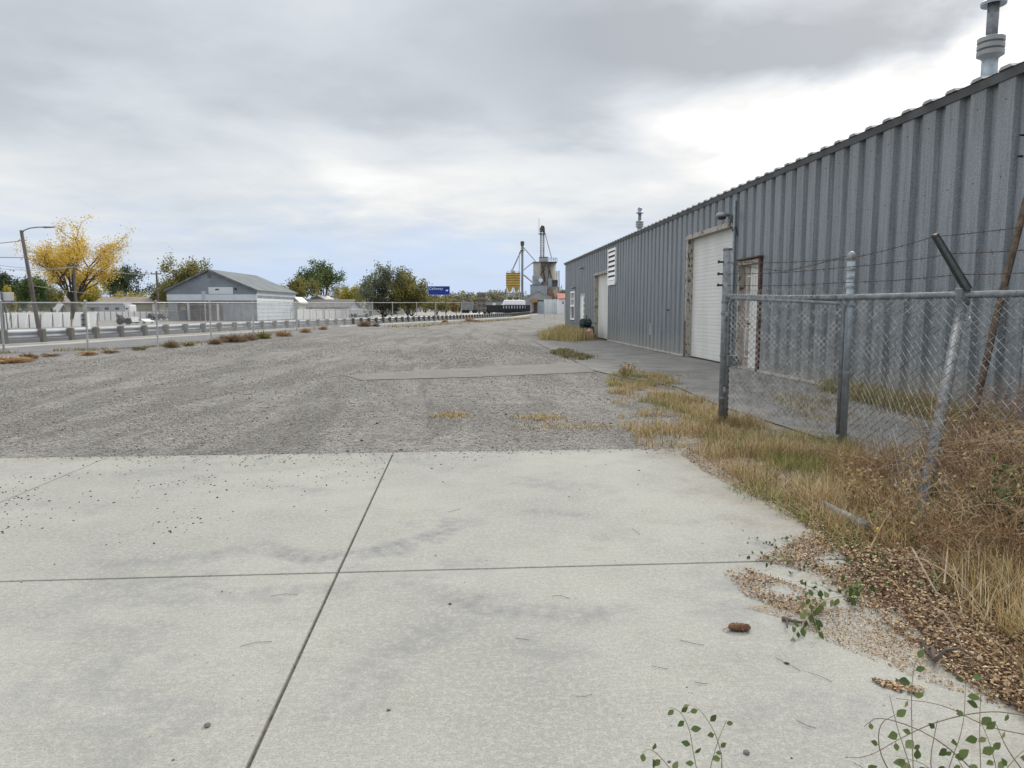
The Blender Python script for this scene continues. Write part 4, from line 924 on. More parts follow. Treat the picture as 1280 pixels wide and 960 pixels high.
def shoot(name, label, stems, leaf, group=None, mleaf=VLM, mst=STEMM, seed=1, wr=.0018, every=1, cat='plant'):
    r = random.Random(seed); o0 = Vector(stems[0][0]); root = thing(name, label, cat, o0, group=group); bs, bl = MB(), MB()
    for st in stems:
        pts = [Vector(p)-o0 for p in st]
        # smooth
        for _ in range(2):
            np_ = [pts[0]]
            for a, c in zip(pts, pts[1:]): np_ += [a.lerp(c, .25), a.lerp(c, .75)]
            pts = np_+[pts[-1]]
        bs.tube(pts, [wr*(1-.7*i/(len(pts)-1)) for i in range(len(pts))], 5)
        tot = sum((a-c).length for a, c in zip(pts, pts[1:])); step_ = leaf*1.15*every; acc = step_*r.uniform(.3, 1); sgn = 1
        for a, c in zip(pts, pts[1:]):
            L = (c-a).length
            while acc < L:
                q = a.lerp(c, acc/L); d = (c-a).normalized(); sd_ = d.cross(Vector((r.uniform(-.5, .5), -1, r.uniform(-.3, .3)))).normalized()*sgn
                ld = (sd_*.9+d*.4+Vector((0, 0, r.uniform(-.5, .2)))).normalized(); k = leaf*r.uniform(.65, 1.15)
                q2 = q+ld*k*.18; bs.tube([q, q2], wr*.4, 3, False)
                if r.random() < .85: leafshape(bl, q2, ld, Vector((r.uniform(-.7, .7), -.8, r.uniform(.2, 1.0))).normalized(), k, k*.62)
                sgn = -sgn; acc += step_*r.uniform(.7, 1.4)
            acc -= L
    bs.build('stem', mst, root); bl.build('foliage', mleaf, root, True); return root
def PP(px, py, fw): return P(px, py, fw)
shoot('creeping_vine', 'dark green vine tip creeping from the litter onto the slab beside the stick', [
    [G(1075, 748, .03), G(1050, 745, .05), G(1030, 750, .05), G(1015, 765, .05), G(1000, 785, .04), G(990, 797, .02)], [G(1030, 750, .05), G(1012, 745, .07), G(1000, 752, .06)], [G(1015, 765, .05), G(1022, 785, .05), G(1020, 792, .02)]], .042, seed=3, every=.42, cat='vine')
shoot('creeping_vine', 'short vine runner reaching onto the slab by the transverse joint', [
    [G(1030, 705, .03), G(1000, 700, .04), G(970, 697, .04), G(945, 693, .03), G(926, 693, .02)], [G(970, 697, .04), G(958, 702, .04)]], .030, seed=5, every=.7, cat='vine')
f1 = 1.9
shoot('green_shoot', 'slender leafy shoot rising in the bottom centre right of the frame', [
    [PP(905, 1120, f1), PP(880, 1000, f1), PP(868, 950, f1), PP(862, 910, f1), PP(850, 888, f1), PP(836, 884, f1-.05)],
    [PP(880, 1000, f1), PP(905, 965, f1), PP(898, 925, f1), PP(885, 900, f1), PP(870, 882, f1), PP(855, 880, f1+.05)],
    [PP(870, 1010, f1), PP(838, 960, f1), PP(815, 935, f1), PP(803, 940, f1)],
    [PP(880, 1000, f1), PP(892, 940, f1+.05), PP(908, 900, f1+.05)],
    [PP(870, 990, f1), PP(825, 960, f1-.05), PP(800, 965, f1-.05)]], .026, 'leafy shoots at the bottom of the frame', seed=8, every=1.25, mleaf=VLM)
f2 = 1.75
shoot('green_shoot', 'tall upright leafy shoot in the bottom right corner', [
    [PP(1140, 1120, f2), PP(1143, 1000, f2), PP(1140, 920, f2), PP(1139, 860, f2), PP(1145, 818, f2), PP(1152, 835, f2)],
    [PP(1225, 1100, f2), PP(1228, 1000, f2), PP(1224, 920, f2), PP(1226, 865, f2), PP(1229, 845, f2)],
    [PP(1170, 1060, f2), PP(1135, 950, f2), PP(1120, 905, f2), PP(1112, 868, f2)],
    [PP(1160, 1060, f2), PP(1185, 960, f2), PP(1205, 910, f2), PP(1207, 850, f2)]], .032, 'leafy shoots at the bottom of the frame', seed=11, every=1.1, mleaf=VLM)
shoot('green_shoot', 'low sprawling leafy shoot at the very bottom right', [
    [PP(1200, 1080, f2-.1), PP(1180, 985, f2-.1), PP(1160, 955, f2-.1), PP(1120, 945, f2-.1)],
    [PP(1250, 1090, f2-.1), PP(1240, 990, f2-.1), PP(1265, 950, f2-.1), PP(1290, 930, f2-.1)],
    [PP(1210, 1080, f2), PP(1215, 990, f2), PP(1200, 950, f2), PP(1180, 930, f2)],
    [PP(1120, 1050, f2), PP(1100, 985, f2), PP(1080, 960, f2), PP(1065, 952, f2)],
    [PP(1230, 1080, f2), PP(1250, 985, f2), PP(1240, 935, f2), PP(1225, 900, f2)]], .030, 'leafy shoots at the bottom of the frame', seed=13, every=.85, mleaf=VLM)
shoot('green_shoot', 'long brown arching twig with few leaves crossing the bottom right', [
    [PP(1345, 905, f2+.1), PP(1275, 893, f2+.1), PP(1235, 888, f2+.1), PP(1175, 900, f2+.1), PP(1130, 920, f2+.1), PP(1085, 947, f2+.1), PP(1056, 947, f2+.1)],
    [PP(1345, 930, f2+.05), PP(1280, 918, f2+.05), PP(1230, 908, f2+.05), PP(1180, 880, f2+.05), PP(1120, 873, f2+.05)],
    [PP(1300, 990, f2), PP(1260, 940, f2), PP(1245, 905, f2)], [PP(1250, 1000, f2+.05), PP(1180, 925, f2+.05), PP(1100, 893, f2+.05), PP(1080, 908, f2+.05)],
    [PP(1180, 1010, f2+.1), PP(1160, 960, f2+.1), PP(1172, 900, f2+.1)], [PP(1140, 1000, f2+.1), PP(1100, 950, f2+.1), PP(1097, 905, f2+.1), PP(1120, 893, f2+.1)]], .024, 'leafy shoots at the bottom of the frame', seed=17, every=5, mst=smat('brown_twig', (.16, .12, .09), (.22, .17, .13), 20), wr=.0022)
# ------------------------------------------------------------------ left roadside: far chain link fence
f2o = fnp[0]
ff = thing('roadside_fence', 'long chain link fence on thin posts along the far side of the gravel lot', 'fence', f2o)
tops = []
for i, p in enumerate(fnp):
    fw = p.x*math.sin(PS)+p.y*math.cos(PS); z = at(FN[i][0], 378.3, fw)[1]; q = p-f2o; tops.append(q+Vector((0, 0, z)))
    MB().tube([q-Vector((0, 0, .1)), q+Vector((0, 0, z+.05))], .038 if i < 5 else .05, 8).lathe([(.05, 0), (.05, .03), (.02, .05)], 8, q+Vector((0, 0, z+.05))).build('post', M['wiref'], ff)
MB().tube(tops, .028, 6).build('top_rail', M['wiref'], ff)
b_ = MB()
for i in range(len(fnp)-1):
    a, c = fnp[i]-f2o, fnp[i+1]-f2o; ta, tc = tops[i], tops[i+1]; L = (c-a).length; hh = (ta-a).z
    if i > 8: continue
    fb = fabric(lambda u, v, a=a, c=c, ta=ta, tc=tc: (a.lerp(c, u)+Vector((0, 0, .05))).lerp(ta.lerp(tc, u), 1-v), L, hh, .09 if i < 3 else .13, .0042 if i < 3 else .005, 3, 3)
    b_.add(fb.v, fb.f)
b_.build('chain_link', M['wiref'], ff)
# ------------------------------------------------------------------ guardrail
gr = thing('guardrail', 'long corrugated steel guardrail on timber posts between the lot and the road', 'guardrail', grp[0])
g0 = grp[0]
def walk(pl, step):
    out = []; acc = 0.0; rest = step*.4
    for a, c in zip(pl, pl[1:]):
        L = (c-a).length; d = (c-a)/L
        while rest <= L: out.append((a+d*rest, d)); rest += step
        rest -= L
    return out
gpl = grp
ra = offset(gpl, .14)
def hz(s_): return 0
cum = [0]
for a, c in zip(gpl, gpl[1:]): cum.append(cum[-1]+(c-a).length)
def hrail(p): return .58+max(0, (p.y-60))*.0016
b_ = MB(); n_p = 7
profz = [(.08, -.20), (-.10, -.13), (-.10, -.08), (.08, -.02), (.08, .02), (-.10, .08), (-.10, .13), (.08, .20)]
pts = ra
for i in range(len(pts)-1):
    vv = []
    for p in (pts[i], pts[i+1]):
        d = (pts[i+1]-pts[i]).normalized(); nrm = Vector((-d.y, d.x, 0)); zc = hrail(p)-.15
        for dx, dz in profz: vv.append(p-g0+nrm*(dx+.14)+Vector((0, 0, zc+dz)))
    for k in range(len(profz)-1): b_.add([vv[k], vv[k+1], vv[k+9], vv[k+8]], [(0, 1, 2, 3)])
b_.build('beam', M['railm'], gr)
pm = []
for j, (p, d) in enumerate(walk(gpl, 1.9)):
    if j >= 100: break
    h_ = hrail(p)+.06; nrm = Vector((-d.y, d.x, 0)); q = p-g0
    b_ = MB().bar(q-Vector((0, 0, .1)), q+Vector((0, 0, h_)), .17, .20, up=d).bar(q+nrm*.14+Vector((0, 0, h_-.36)), q+nrm*.14+Vector((0, 0, h_-.02)), .13, .15, up=d)
    b_.build('post', M['railp'], gr)
rest_ = walk(gpl, 1.9)[100:]
if rest_:
    b_ = MB()
    for p, d in rest_:
        q = p-g0; b_.bar(q, q+Vector((0, 0, hrail(p)+.03)), .2, .22, up=d)
    o = b_.build('distant_posts', M['railp'], gr); o['kind'] = 'stuff'
# second low fence beyond the road
lf = thing('low_mesh_fence', 'thin low rail fence beyond the road in front of the grey gabled shed', 'fence', G(195, 401))
l0 = G(195, 401); xs = list(range(195, 476, 14))
tp_ = []
for x_ in xs:
    y_ = 401-(x_-195)/280*3.2; p = G(x_, y_); fw = p.x*math.sin(PS)+p.y*math.cos(PS); z = at(x_, 388, fw)[1]; q = p-l0; tp_.append(q+Vector((0, 0, z)))
    MB().tube([q, q+Vector((0, 0, z))], .045, 6).build('post', M['wiref'], lf)
MB().tube(tp_, .04, 6).build('rail', M['wiref'], lf)
# ------------------------------------------------------------------ camera aligned helper for distant things
class D:                                   # a distant thing standing at forward distance fw, parts given in picture units
    def __init__(s, name, label, cat, px, fw, group=None, rz=0):
        s.fw = fw; s.px = px; l, z = at(px, 387, fw); x, y = wxy(l, fw); s.l = l; s.rz = rz
        s.root = thing(name, label, cat, (x, y, 0), -PS, group)
    def X(s, px): return at(px, 387, s.fw)[0]-s.l
    def Z(s, py): return max(at(640, py, s.fw)[1], 0)
    def box(s, name, x0, x1, ytop, ybot, d0, d1, m, parent=None, bevel=0):
        zb = 0 if ybot is None else s.Z(ybot)
        return MB().box(s.X(x0), s.X(x1), d0, d1, zb, s.Z(ytop)).build(name, m, parent or s.root, bevel=bevel)
def fwd(py, px=640): l, f0, u = ray(px, py); return f0*(-H)/u
# street lamp
sl = D('street_lamp', 'tall leaning wooden street lamp pole with a curved arm at the left', 'street lamp', 47, fwd(411))
x0, x1 = sl.X(47), sl.X(33.5); zt_ = sl.Z(288)
MB().tube([(x0, 0, -.1), (x0+(x1-x0)*.5, 0, zt_*.5), (x1, 0, zt_)], [.16, .14, .12], 10).build('pole', M['greypole'], sl.root, True)
MB().tube([(x1, 0, sl.Z(292.5)), (sl.X(37), 0, sl.Z(288)), (sl.X(44), 0, sl.Z(285.2)), (sl.X(54), 0, sl.Z(284)), (sl.X(64), 0, sl.Z(283.8))], .045, 8).build('arm', M['galv'], sl.root, True)
MB().add([(sl.X(62), -.12, sl.Z(283.2)), (sl.X(75), -.08, sl.Z(283.4)), (sl.X(75), .08, sl.Z(283.4)), (sl.X(62), .12, sl.Z(283.2)), (sl.X(62), -.10, sl.Z(285.2)), (sl.X(74), -.06, sl.Z(284.6)), (sl.X(74), .06, sl.Z(284.6)), (sl.X(62), .10, sl.Z(285.2))],
    [(0, 1, 2, 3), (4, 7, 6, 5), (0, 4, 5, 1), (1, 5, 6, 2), (2, 6, 7, 3), (3, 7, 4, 0)]).build('lamp_head', M['galv'], sl.root)
# white sign back at left edge
ws = D('road_sign', 'blank white back of a wide road sign at the left edge', 'sign', 6, 38)
ws.box('panel', -8, 18.3, 365.5, 376, 0, .03, smat('sign_back', (.74, .74, .74), (.66, .66, .66), 2), bevel=.02)
MB().tube([(ws.X(4), -.05, 0), (ws.X(4), -.05, ws.Z(364))], .045, 8).build('post', M['galv'], ws.root)
MB().tube([(ws.X(9.6), -.05, 0), (ws.X(7), -.05, ws.Z(377))], .03, 8).build('post', M['greypole'], ws.root)
# upright white panels
edges = [(-12, -2), (-1, 7), (8, 15.7), (16.6, 30), (31.2, 44.5), (48.5, 60), (61, 73), (74, 84), (88.5, 98.5), (109, 117)]
ptxt = ['at the left edge of the row', 'second from the left', 'third from the left', 'fourth from the left, left of the lamp pole', 'partly behind the street lamp pole', 'just right of the street lamp pole', 'seventh in the row, middle right', 'before the gap', 'after the gap with a slim green unit beside it', 'last on the right end, standing apart']
for i, (a, c) in enumerate(edges):
    yb_ = 411-(i/9)*3.2; dd = D('upright_barrier', 'upright white panel '+ptxt[i], 'panel', (a+c)/2, fwd(yb_), 'upright white barriers beyond the road')
    wl_, wr_ = dd.X(a), dd.X(c); h0 = dd.Z(391.3-i*.15); ln1 = .06*math.sin(i*2.1)
    MB().add([(wl_, 0, 0), (wr_, 0, 0), (wr_-ln1-.05, .5, h0), (wl_-ln1, .5, h0), (wl_, .1, 0), (wr_, .1, 0), (wr_-ln1-.05, .6, h0), (wl_-ln1, .6, h0)],
             [(0, 1, 2, 3), (7, 6, 5, 4), (0, 4, 5, 1), (1, 5, 6, 2), (2, 6, 7, 3), (3, 7, 4, 0)]).build('sheet', M['whitep'], dd.root, bevel=.02)
    MB().bar((wl_+.1, .66, 0), (wl_+.1, .70, h0+.25), .06).bar((wr_-.1, .66, 0), (wr_-.1, .70, h0*.9), .06).build('stake', M['greypole'], dd.root)
dd = D('slatted_rack', 'pale green slatted rack between the last white panels', 'rack', 103.5, fwd(408.5))
dd.box('frame', 99.5, 100.3, 391, None, 0, .4, M['whitep']); dd.box('frame', 106.5, 108.2, 391, None, 0, .4, M['whitep'])
dd.box('back', 100.4, 106.4, 391.2, None, .3, .38, smat('pale_green', (.45, .50, .44), (.38, .43, .38), 2))
for y_ in (393, 399, 405): dd.box('slat', 100.4, 106.4, y_, y_+1.4, .05, .29, M['black'])
# white board fence beyond
wf_ = thing('white_fence', 'long low white board fence behind the road yard', 'fence', G(60, 401))
w0 = G(60, 401); 
def fence_boards(root, w0, x0, x1, ytop, yb0, yb1, mat_, step=8, th=.06):
    xs = np.arange(x0, x1+.1, step); 
    for a, c in zip(xs, xs[1:]):
        ya = yb0+(yb1-yb0)*(a-x0)/(x1-x0); yc = yb0+(yb1-yb0)*(c-x0)/(x1-x0)
        pa_, pc_ = G(a+.08, ya), G(c-.08, yc); fa = pa_.x*math.sin(PS)+pa_.y*math.cos(PS); fc_ = pc_.x*math.sin(PS)+pc_.y*math.cos(PS)
        za, zc = at(a, ytop, fa)[1], at(c, ytop, fc_)[1]; pa_ -= w0; pc_ -= w0; th_ = Vector((0, th, 0)); v = [pa_, pc_, pc_+Vector((0, 0, zc)), pa_+Vector((0, 0, za))]
        MB().add(v+[q+th_ for q in v], [(0, 1, 2, 3), (7, 6, 5, 4), (0, 4, 5, 1), (1, 5, 6, 2), (2, 6, 7, 3), (3, 7, 4, 0)]).build('board_panel', mat_, root)
        MB().bar(pa_-Vector((.05, .1, 0)), pa_-Vector((.05, .1, 0))+Vector((0, 0, za*1.04)), .1).build('post', M['wiref'], root)
fence_boards(wf_, w0, 110, 206, 389.4, 401, 399.6, M['whitep'], 7.4)
wf2 = thing('white_fence', 'pale board fence right of the grey gabled shed', 'fence', G(372, 399.5))
fence_boards(wf2, G(372, 399.5), 372, 436, 386.5, 399.3, 397.5, M['whitep'], 8)
fc3 = thing('beige_wall', 'low beige wall behind the roadside fence left of the blue sign', 'wall', G(466, 394))
fence_boards(fc3, G(466, 394), 462, 506, 378.2, 394, 393.4, smat('beige_grey', (.34, .33, .29), (.27, .265, .24), 1), 14.6, .2)
# junk in the yard
def junk(name, label, cat, x0, x1, yt, yb, cols, seed, group=None):
    d_ = D(name, label, cat, (x0+x1)/2, fwd(yb), group); r = random.Random(seed); return d_
SIL = smat('silver_paint', (.45, .47, .49), (.38, .40, .42), 2, .35, .3); DKC = smat('dark_paint', (.05, .055, .06), (.035, .04, .045), 2, .3); WHC = smat('white_car_paint', (.84, .85, .86), (.78, .79, .80), 2, .35)
TYRE = smat('tyre', (.025, .025, .026), (.04, .04, .04), 5, .9)
def car(name, label, cat, x0, x1, yt, yb, paint, group=None, kind='suv', face=1):
    d_ = D(name, label, cat, (x0+x1)/2, fwd(yb), group); xa, xb = d_.X(x0), d_.X(x1); L = xb-xa; h_ = d_.Z(yt); wd = .95
    if face < 0: mp = lambda u: xb-u*L
    else: mp = lambda u: xa+u*L
    pro = {'suv': [(0, .25), (0, .62), (.06, .70), (.12, .98), (.20, 1), (.66, 1), (.78, .68), (.97, .60), (1, .50), (1, .25)],
           'sedan': [(0, .25), (0, .60), (.14, .66), (.27, .98), (.60, 1), (.75, .66), (.97, .58), (1, .45), (1, .25)],
           'pickup': [(0, .28), (0, .62), (.42, .62), (.45, .98), (.50, 1), (.66, .98), (.74, .65), (.98, .58), (1, .28)]}[kind]
    MB().prism([(mp(u), z*h_) for u, z in pro], -wd, wd).build('body', paint, d_.root, bevel=.05*min(1, h_))
    gl_ = {'suv': [(.14, .70), (.18, .94), (.64, .94), (.74, .70)], 'sedan': [(.20, .68), (.29, .93), (.58, .93), (.70, .68)], 'pickup': [(.47, .66), (.49, .93), (.65, .93), (.71, .66)]}[kind]
    for sy in (-wd-.012, wd+.002): MB().prism([(mp(u), z*h_) for u, z in gl_], sy, sy+.01).build('window', M['glass'], d_.root)
    for u in (.19, .81):
        for sy in (-wd-.02, wd-.2):
            r_ = h_*.21; o = MB().tube([(mp(u), sy, r_), (mp(u), sy+.22, r_)], r_, 16).build('wheel', TYRE, d_.root)
            MB().tube([(mp(u), sy-.01, r_), (mp(u), sy-.004, r_)], r_*.55, 12).build('rim', SIL, o)
    MB().box(*sorted((mp(.97), mp(1.004))), -wd*.9, -wd*.6, h_*.46, h_*.55).build('headlight', WHC, d_.root)
    return d_
car('parked_car', 'dark parked pickup truck in the yard beside the white fence end', 'pickup truck', 182, 197, 391.8, 399.8, DKC, 'cars parked in the yard', 'pickup')
car('parked_car', 'black parked car directly left of the grey gabled shed', 'car', 198, 210.5, 392.5, 399.8, DKC, 'cars parked in the yard', 'suv')
car('parked_car', 'small white parked car in front of the white fence', 'car', 172, 187, 398.5, 404.3, WHC, 'cars parked in the yard', 'sedan')
car('parked_car', 'grey parked pickup beyond the road, left of the blue sign', 'pickup truck', 515, 535, 379.5, 390.4, SIL, 'cars parked in the yard', 'pickup', -1)
# low trailer with white box load
dd = D('utility_trailer', 'low dark trailer carrying white ribbed panels in the yard', 'trailer', 160, fwd(405.5))
dd.box('deck', 152, 169, 402.6, 403.8, -.8, .8, M['black']); dd.box('load', 160, 168, 396, 402.5, -.7, .7, WHC); dd.box('box', 151.5, 159.5, 397, 402.5, -.7, .7, smat('dull_grey', (.16, .17, .18), (.12, .12, .13), 3))
for x_ in (155, 165): MB().tube([(dd.X(x_), -.95, .33), (dd.X(x_), -.75, .33)], .33, 14).build('wheel', TYRE, dd.root)
for y_ in (398, 400): dd.box('rib', 160.2, 167.8, y_, y_+.5, -.73, -.705, M['black'])
twig_bush('dark_shrub', 'small dark bush standing above the utility trailer', 'shrub', G(151, 403), 1.1, .4, 30, M['barkd'], islmat('dkleaf', [(.02, .025, .02), (.04, .045, .035)], .7), 400, lsz=.14, seed=61, wd=.02)
# camper trailer
dd = D('camper_trailer', 'long white camper trailer behind the white fence', 'camper', 135, 112)
dd.box('body', 103, 155, 380.3, 396, 0, 2.4, smat('camper_side', (.48, .50, .53), (.42, .44, .47), 1, .4), bevel=.15); dd.box('nose', 155.2, 161.5, 380.8, 396, .1, 2.3, WHC, bevel=.2)
dd.box('roof_cap', 102, 155, 379.2, 380.2, -.1, 2.5, WHC)
for x_ in (113, 131, 144): dd.box('window', x_, x_+5, 384.3, 387.2, -.03, -.004, M['glass'])
dd.box('window', 157, 160, 385, 386.8, .05, .096, M['glass']); dd.box('awning', 110, 124, 384, 385, -.5, -.04, smat('tan_cloth', (.4, .25, .13), (.35, .2, .1), 2))
for x_ in (125, 131): MB().tube([(dd.X(x_), -.1, .4), (dd.X(x_), .2, .4)], .4, 14).build('wheel', TYRE, dd.root)
# white A shaped awning / roof piece
dd = D('leaning_sheet', 'white sheet leaning at an angle above the panels', 'sheet', 75, 70)
MB().bar((dd.X(69), 0, dd.Z(389)), (dd.X(77), 0, dd.Z(379)), .5, .12, up=(0, 1, 0)).build('sheet', WHC, dd.root); MB().bar((dd.X(69), .1, 0), (dd.X(69.3), .1, dd.Z(388)), .12).bar((dd.X(77), .1, 0), (dd.X(77), .1, dd.Z(380)), .12).bar((dd.X(77), .1, dd.Z(379)), (dd.X(82), .1, dd.Z(388)), .12).build('frame', M['black'], dd.root)
# brown roofed building
def gable_house(name, label, cat, x0, x1, yridge, yeave, fw, depth, mwall, mroof, ybot=None, ridge_along='x', group=None, wins=()):
    d_ = D(name, label, cat, (x0+x1)/2, fw, group); xa, xb = d_.X(x0), d_.X(x1); ze, zr = d_.Z(yeave), d_.Z(yridge)
    if ridge_along == 'x':
        MB().add([(xa, 0, 0), (xa, depth, 0), (xa, depth, ze), (xa, depth/2, zr-.15), (xa, 0, ze), (xb, 0, 0), (xb, depth, 0), (xb, depth, ze), (xb, depth/2, zr-.15), (xb, 0, ze)],
                 [(0, 1, 2, 3, 4), (9, 8, 7, 6, 5), (0, 4, 9, 5), (1, 6, 7, 2)]).build('wall', mwall, d_.root)
        b_ = MB(); o_ = .4
        for s0, s1 in (((-o_), depth/2), (depth+o_, depth/2)):
            sl_ = (zr-ze)/(depth/2); z0_ = ze-o_*sl_
            b_.add([(xa-o_, s0, z0_), (xb+o_, s0, z0_), (xb+o_, s1, zr), (xa-o_, s1, zr), (xa-o_, s0, z0_+.18), (xb+o_, s0, z0_+.18), (xb+o_, s1, zr+.18), (xa-o_, s1, zr+.18)],
                   [(0, 1, 2, 3), (7, 6, 5, 4), (0, 4, 5, 1), (1, 5, 6, 2), (3, 2, 6, 7), (0, 3, 7, 4)])
        b_.build('roof', mroof, d_.root)
    else:
        xm = (xa+xb)/2
        MB().prism([(xa, 0), (xb, 0), (xb, ze), (xm, zr-.1), (xa, ze)], 0, depth).build('wall', mwall, d_.root)
        o_ = .35; sl_ = (zr-ze)/(xm-xa); b_ = MB()
        for sg, xe in ((-1, xa), (1, xb)): b_.prism([(xe+sg*o_, ze-o_*sl_), (xm, zr), (xm, zr+.2), (xe+sg*o_, ze-o_*sl_+.2)], -o_, depth+o_)
        b_.build('roof', mroof, d_.root)
    for (a, c, t0, t1) in wins: d_.box('window', a, c, t0, t1, -.06, -.01, M['glass'])
    return d_
BRN = smat('brown_shingle', (.20, .165, .145), (.26, .22, .19), 1, .9); BEI = smat('beige_siding', (.40, .38, .32), (.33, .31, .27), 1, .8)
gh = gable_house('long_house', 'long beige house with a low brown roof behind the camper', 'house', 66, 196, 371.6, 378.6, 135, 9, BEI, BRN, wins=((70, 76, 381, 386), (163, 168, 381.5, 386)))
gh.box('garage_panel', 169, 190, 382, 388, -.05, -.01, smat('olive_panel', (.34, .34, .27), (.3, .3, .24), 1)); gh.box('end_board', 191, 196, 378, 389, -.15, -.06, WHC)
gable_house('white_house', 'small white gabled house left of the grey shed', 'house', 199, 210, 372, 377, 140, 8, WHC, BRN, ridge_along='y', wins=((203, 206, 380, 384),))
# grey gabled shed
GS = smat('grey_boards', (.26, .295, .335), (.20, .23, .265), .5, .85, dirt=(1.5, (.25, .27, .3), .5, .5)); LG = smat('light_boards', (.62, .66, .71), (.56, .60, .65), .6, .8); WS = smat('pale_side', (.72, .79, .83), (.66, .73, .77), .8, .7); RF = smat('grey_green_roof', (.125, .145, .155), (.165, .185, .19), .5, .7)
sf = fwd(400.6)
gs = D('gabled_shed', 'large grey gabled shed with a dark porch opening across the road', 'building', 262, sf)
xa, xb, xm = gs.X(210), gs.X(321), gs.X(263); ze, zr, zb1, zb0 = gs.Z(363), gs.Z(338), gs.Z(368), gs.Z(375.6)
DP = 18.0
px0, px1, pz1 = gs.X(222), gs.X(279), gs.Z(379)
MB().prism([(xa, zb1), (xb, zb1), (xb, ze), (xm, zr-.12), (xa, ze)], 0, .2).build('gable_wall', GS, gs.root)
MB().box(xa-.05, xb+.05, -.08, .2, zb0, zb1).build('fascia_band', LG, gs.root)
b_ = MB().box(xa, px0, 0, .2, 0, zb0).box(px1, xb, 0, .2, 0, zb0).box(px0, px1, 0, .2, pz1, zb0); b_.build('front_wall', GS, gs.root)
b_ = MB()                                  # lap boards as real steps
for k in range(9):
    z = k*.35+.1
    if z < zb0-.1: b_.box(px1+.02, xb, -.03, -.004, z, z+.05).box(xa, px0-.02, -.03, -.004, z, z+.05)
zz_ = zb1+.3
while zz_ < zr-.6:
    k = max(0, (zz_-ze)/(zr-ze)); b_.box(xa+(xm-xa)*k+.1, xb+(xm-xb)*k-.1, -.03, -.004, zz_, zz_+.06); zz_ += .38
b_.build('lap_board', smat('board_edge', (.26, .285, .32), (.22, .24, .27), 1), gs.root)
MB().box(xb-.2, xb, .22, DP, 0, ze).build('side_wall', WS, gs.root)
b_ = MB(); zz_ = .5
while zz_ < ze-.2: b_.box(xb+.004, xb+.03, .25, DP, zz_, zz_+.05); zz_ += .55
b_.build('lap_board', smat('side_edge', (.45, .5, .54), (.4, .45, .5), 1), gs.root)
MB().box(xb+.031, xb+.06, .25, DP, gs.Z(372), gs.Z(369)).build('trim_board', GS, gs.root)
MB().box(xa, xa+.2, .22, DP, 0, ze).box(xa+.21, xb-.21, DP-.2, DP, 0, ze).build('side_wall', GS, gs.root)
MB().box(px0-.2, px1+.2, 3.0, 3.1, 0, pz1).build('porch_wall', smat('porch_brown', (.15, .075, .055), (.20, .11, .085), 1), gs.root)
MB().box(xa+.21, xb-.21, .22, 3.1, pz1+.05, pz1+.15).build('porch_ceiling', M['black'], gs.root)
for x_ in (234, 271): gs.box('porch_post', x_, x_+2.3, 379, None, -.0, .25, LG)
gs.box('porch_door', 222.3, 229.5, 382.5, None, .6, .7, smat('tan_door', (.50, .42, .31), (.44, .36, .26), 1)); gs.box('porch_beam', 222, 279, 379, 381.5, .25, .4, smat('weathered_beam', (.26, .23, .21), (.2, .18, .16), 2))
gs.box('dark_doorway', 266, 275, 383, None, 2.9, 2.98, M['black'])
gs.box('gable_panel', 262, 292.5, 358.8, 367.5, -.10, -.035, LG); gs.box('vent', 270.5, 275, 361.2, 362.6, -.13, -.105, M['black']); gs.box('vent', 294.5, 297, 360, 362.5, -.08, -.035, M['black']); gs.box('gable_vent', 261.5, 265.5, 342.5, 347, -.08, -.02, M['trim'])
b_ = MB(); o_ = .3
for sg, xe in ((-1, xa), (1, xb)):
    sl_ = (zr-ze)/abs(xe-xm); b_.prism([(xe+sg*o_, ze-o_*sl_), (xm, zr), (xm, zr+.18), (xe+sg*o_, ze-o_*sl_+.18)], -.35, DP+.3)
b_.build('roof', RF, gs.root)
b_ = MB()
for sg, xe in ((-1, xa), (1, xb)):
    sl_ = (zr-ze)/abs(xe-xm); b_.prism([(xe+sg*o_, ze-o_*sl_-.08), (xm, zr-.08), (xm, zr+.2), (xe+sg*o_, ze-o_*sl_+.2)], -.40, -.36)
b_.build('rake_board', M['trim'], gs.root)
# rear annex (small lean-to with a gable)
gable_house('garden_annex', 'small cream gabled annex at the far corner of the grey shed', 'shed', 364, 373.5, 372.5, 377, 116, 4, smat('cream', (.55, .55, .42), (.5, .5, .38), 1), WHC, ridge_along='y')
b_ = D('wheeled_bin', 'dark blue wheeled bin by the tan porch door of the grey shed', 'bin', 228, sf-1)
MB().add([(-.38, -.35, .08), (.38, -.35, .08), (.38, .35, .08), (-.38, .35, .08), (-.48, -.45, 1.35), (.48, -.45, 1.35), (.48, .45, 1.35), (-.48, .45, 1.35)], [(0, 3, 2, 1), (4, 5, 6, 7), (0, 1, 5, 4), (1, 2, 6, 5), (2, 3, 7, 6), (3, 0, 4, 7)]).build('body', smat('blue_plastic', (.05, .08, .11), (.04, .06, .09), 2, .5), b_.root)
MB().box(-.5, .5, -.5, .48, 1.352, 1.43).build('lid', M['black'], b_.root, bevel=.03); MB().tube([(-.4, .4, .14), (-.3, .4, .14)], .14, 10).tube([(.3, .4, .14), (.4, .4, .14)], .14, 10).build('wheel', TYRE, b_.root)
# grey sign post in front of the shed
dd = D('sign_post', 'tall pale post with a small sign box before the grey shed', 'sign', 256.5, 60)
MB().tube([(0, 0, 0), (0, 0, dd.Z(365))], .05, 8).build('post', M['wiref'], dd.root); dd.box('panel', 253.3, 258, 364, 375.5, -.08, -.051, smat('pale_sign', (.5, .55, .6), (.45, .5, .55), 1))
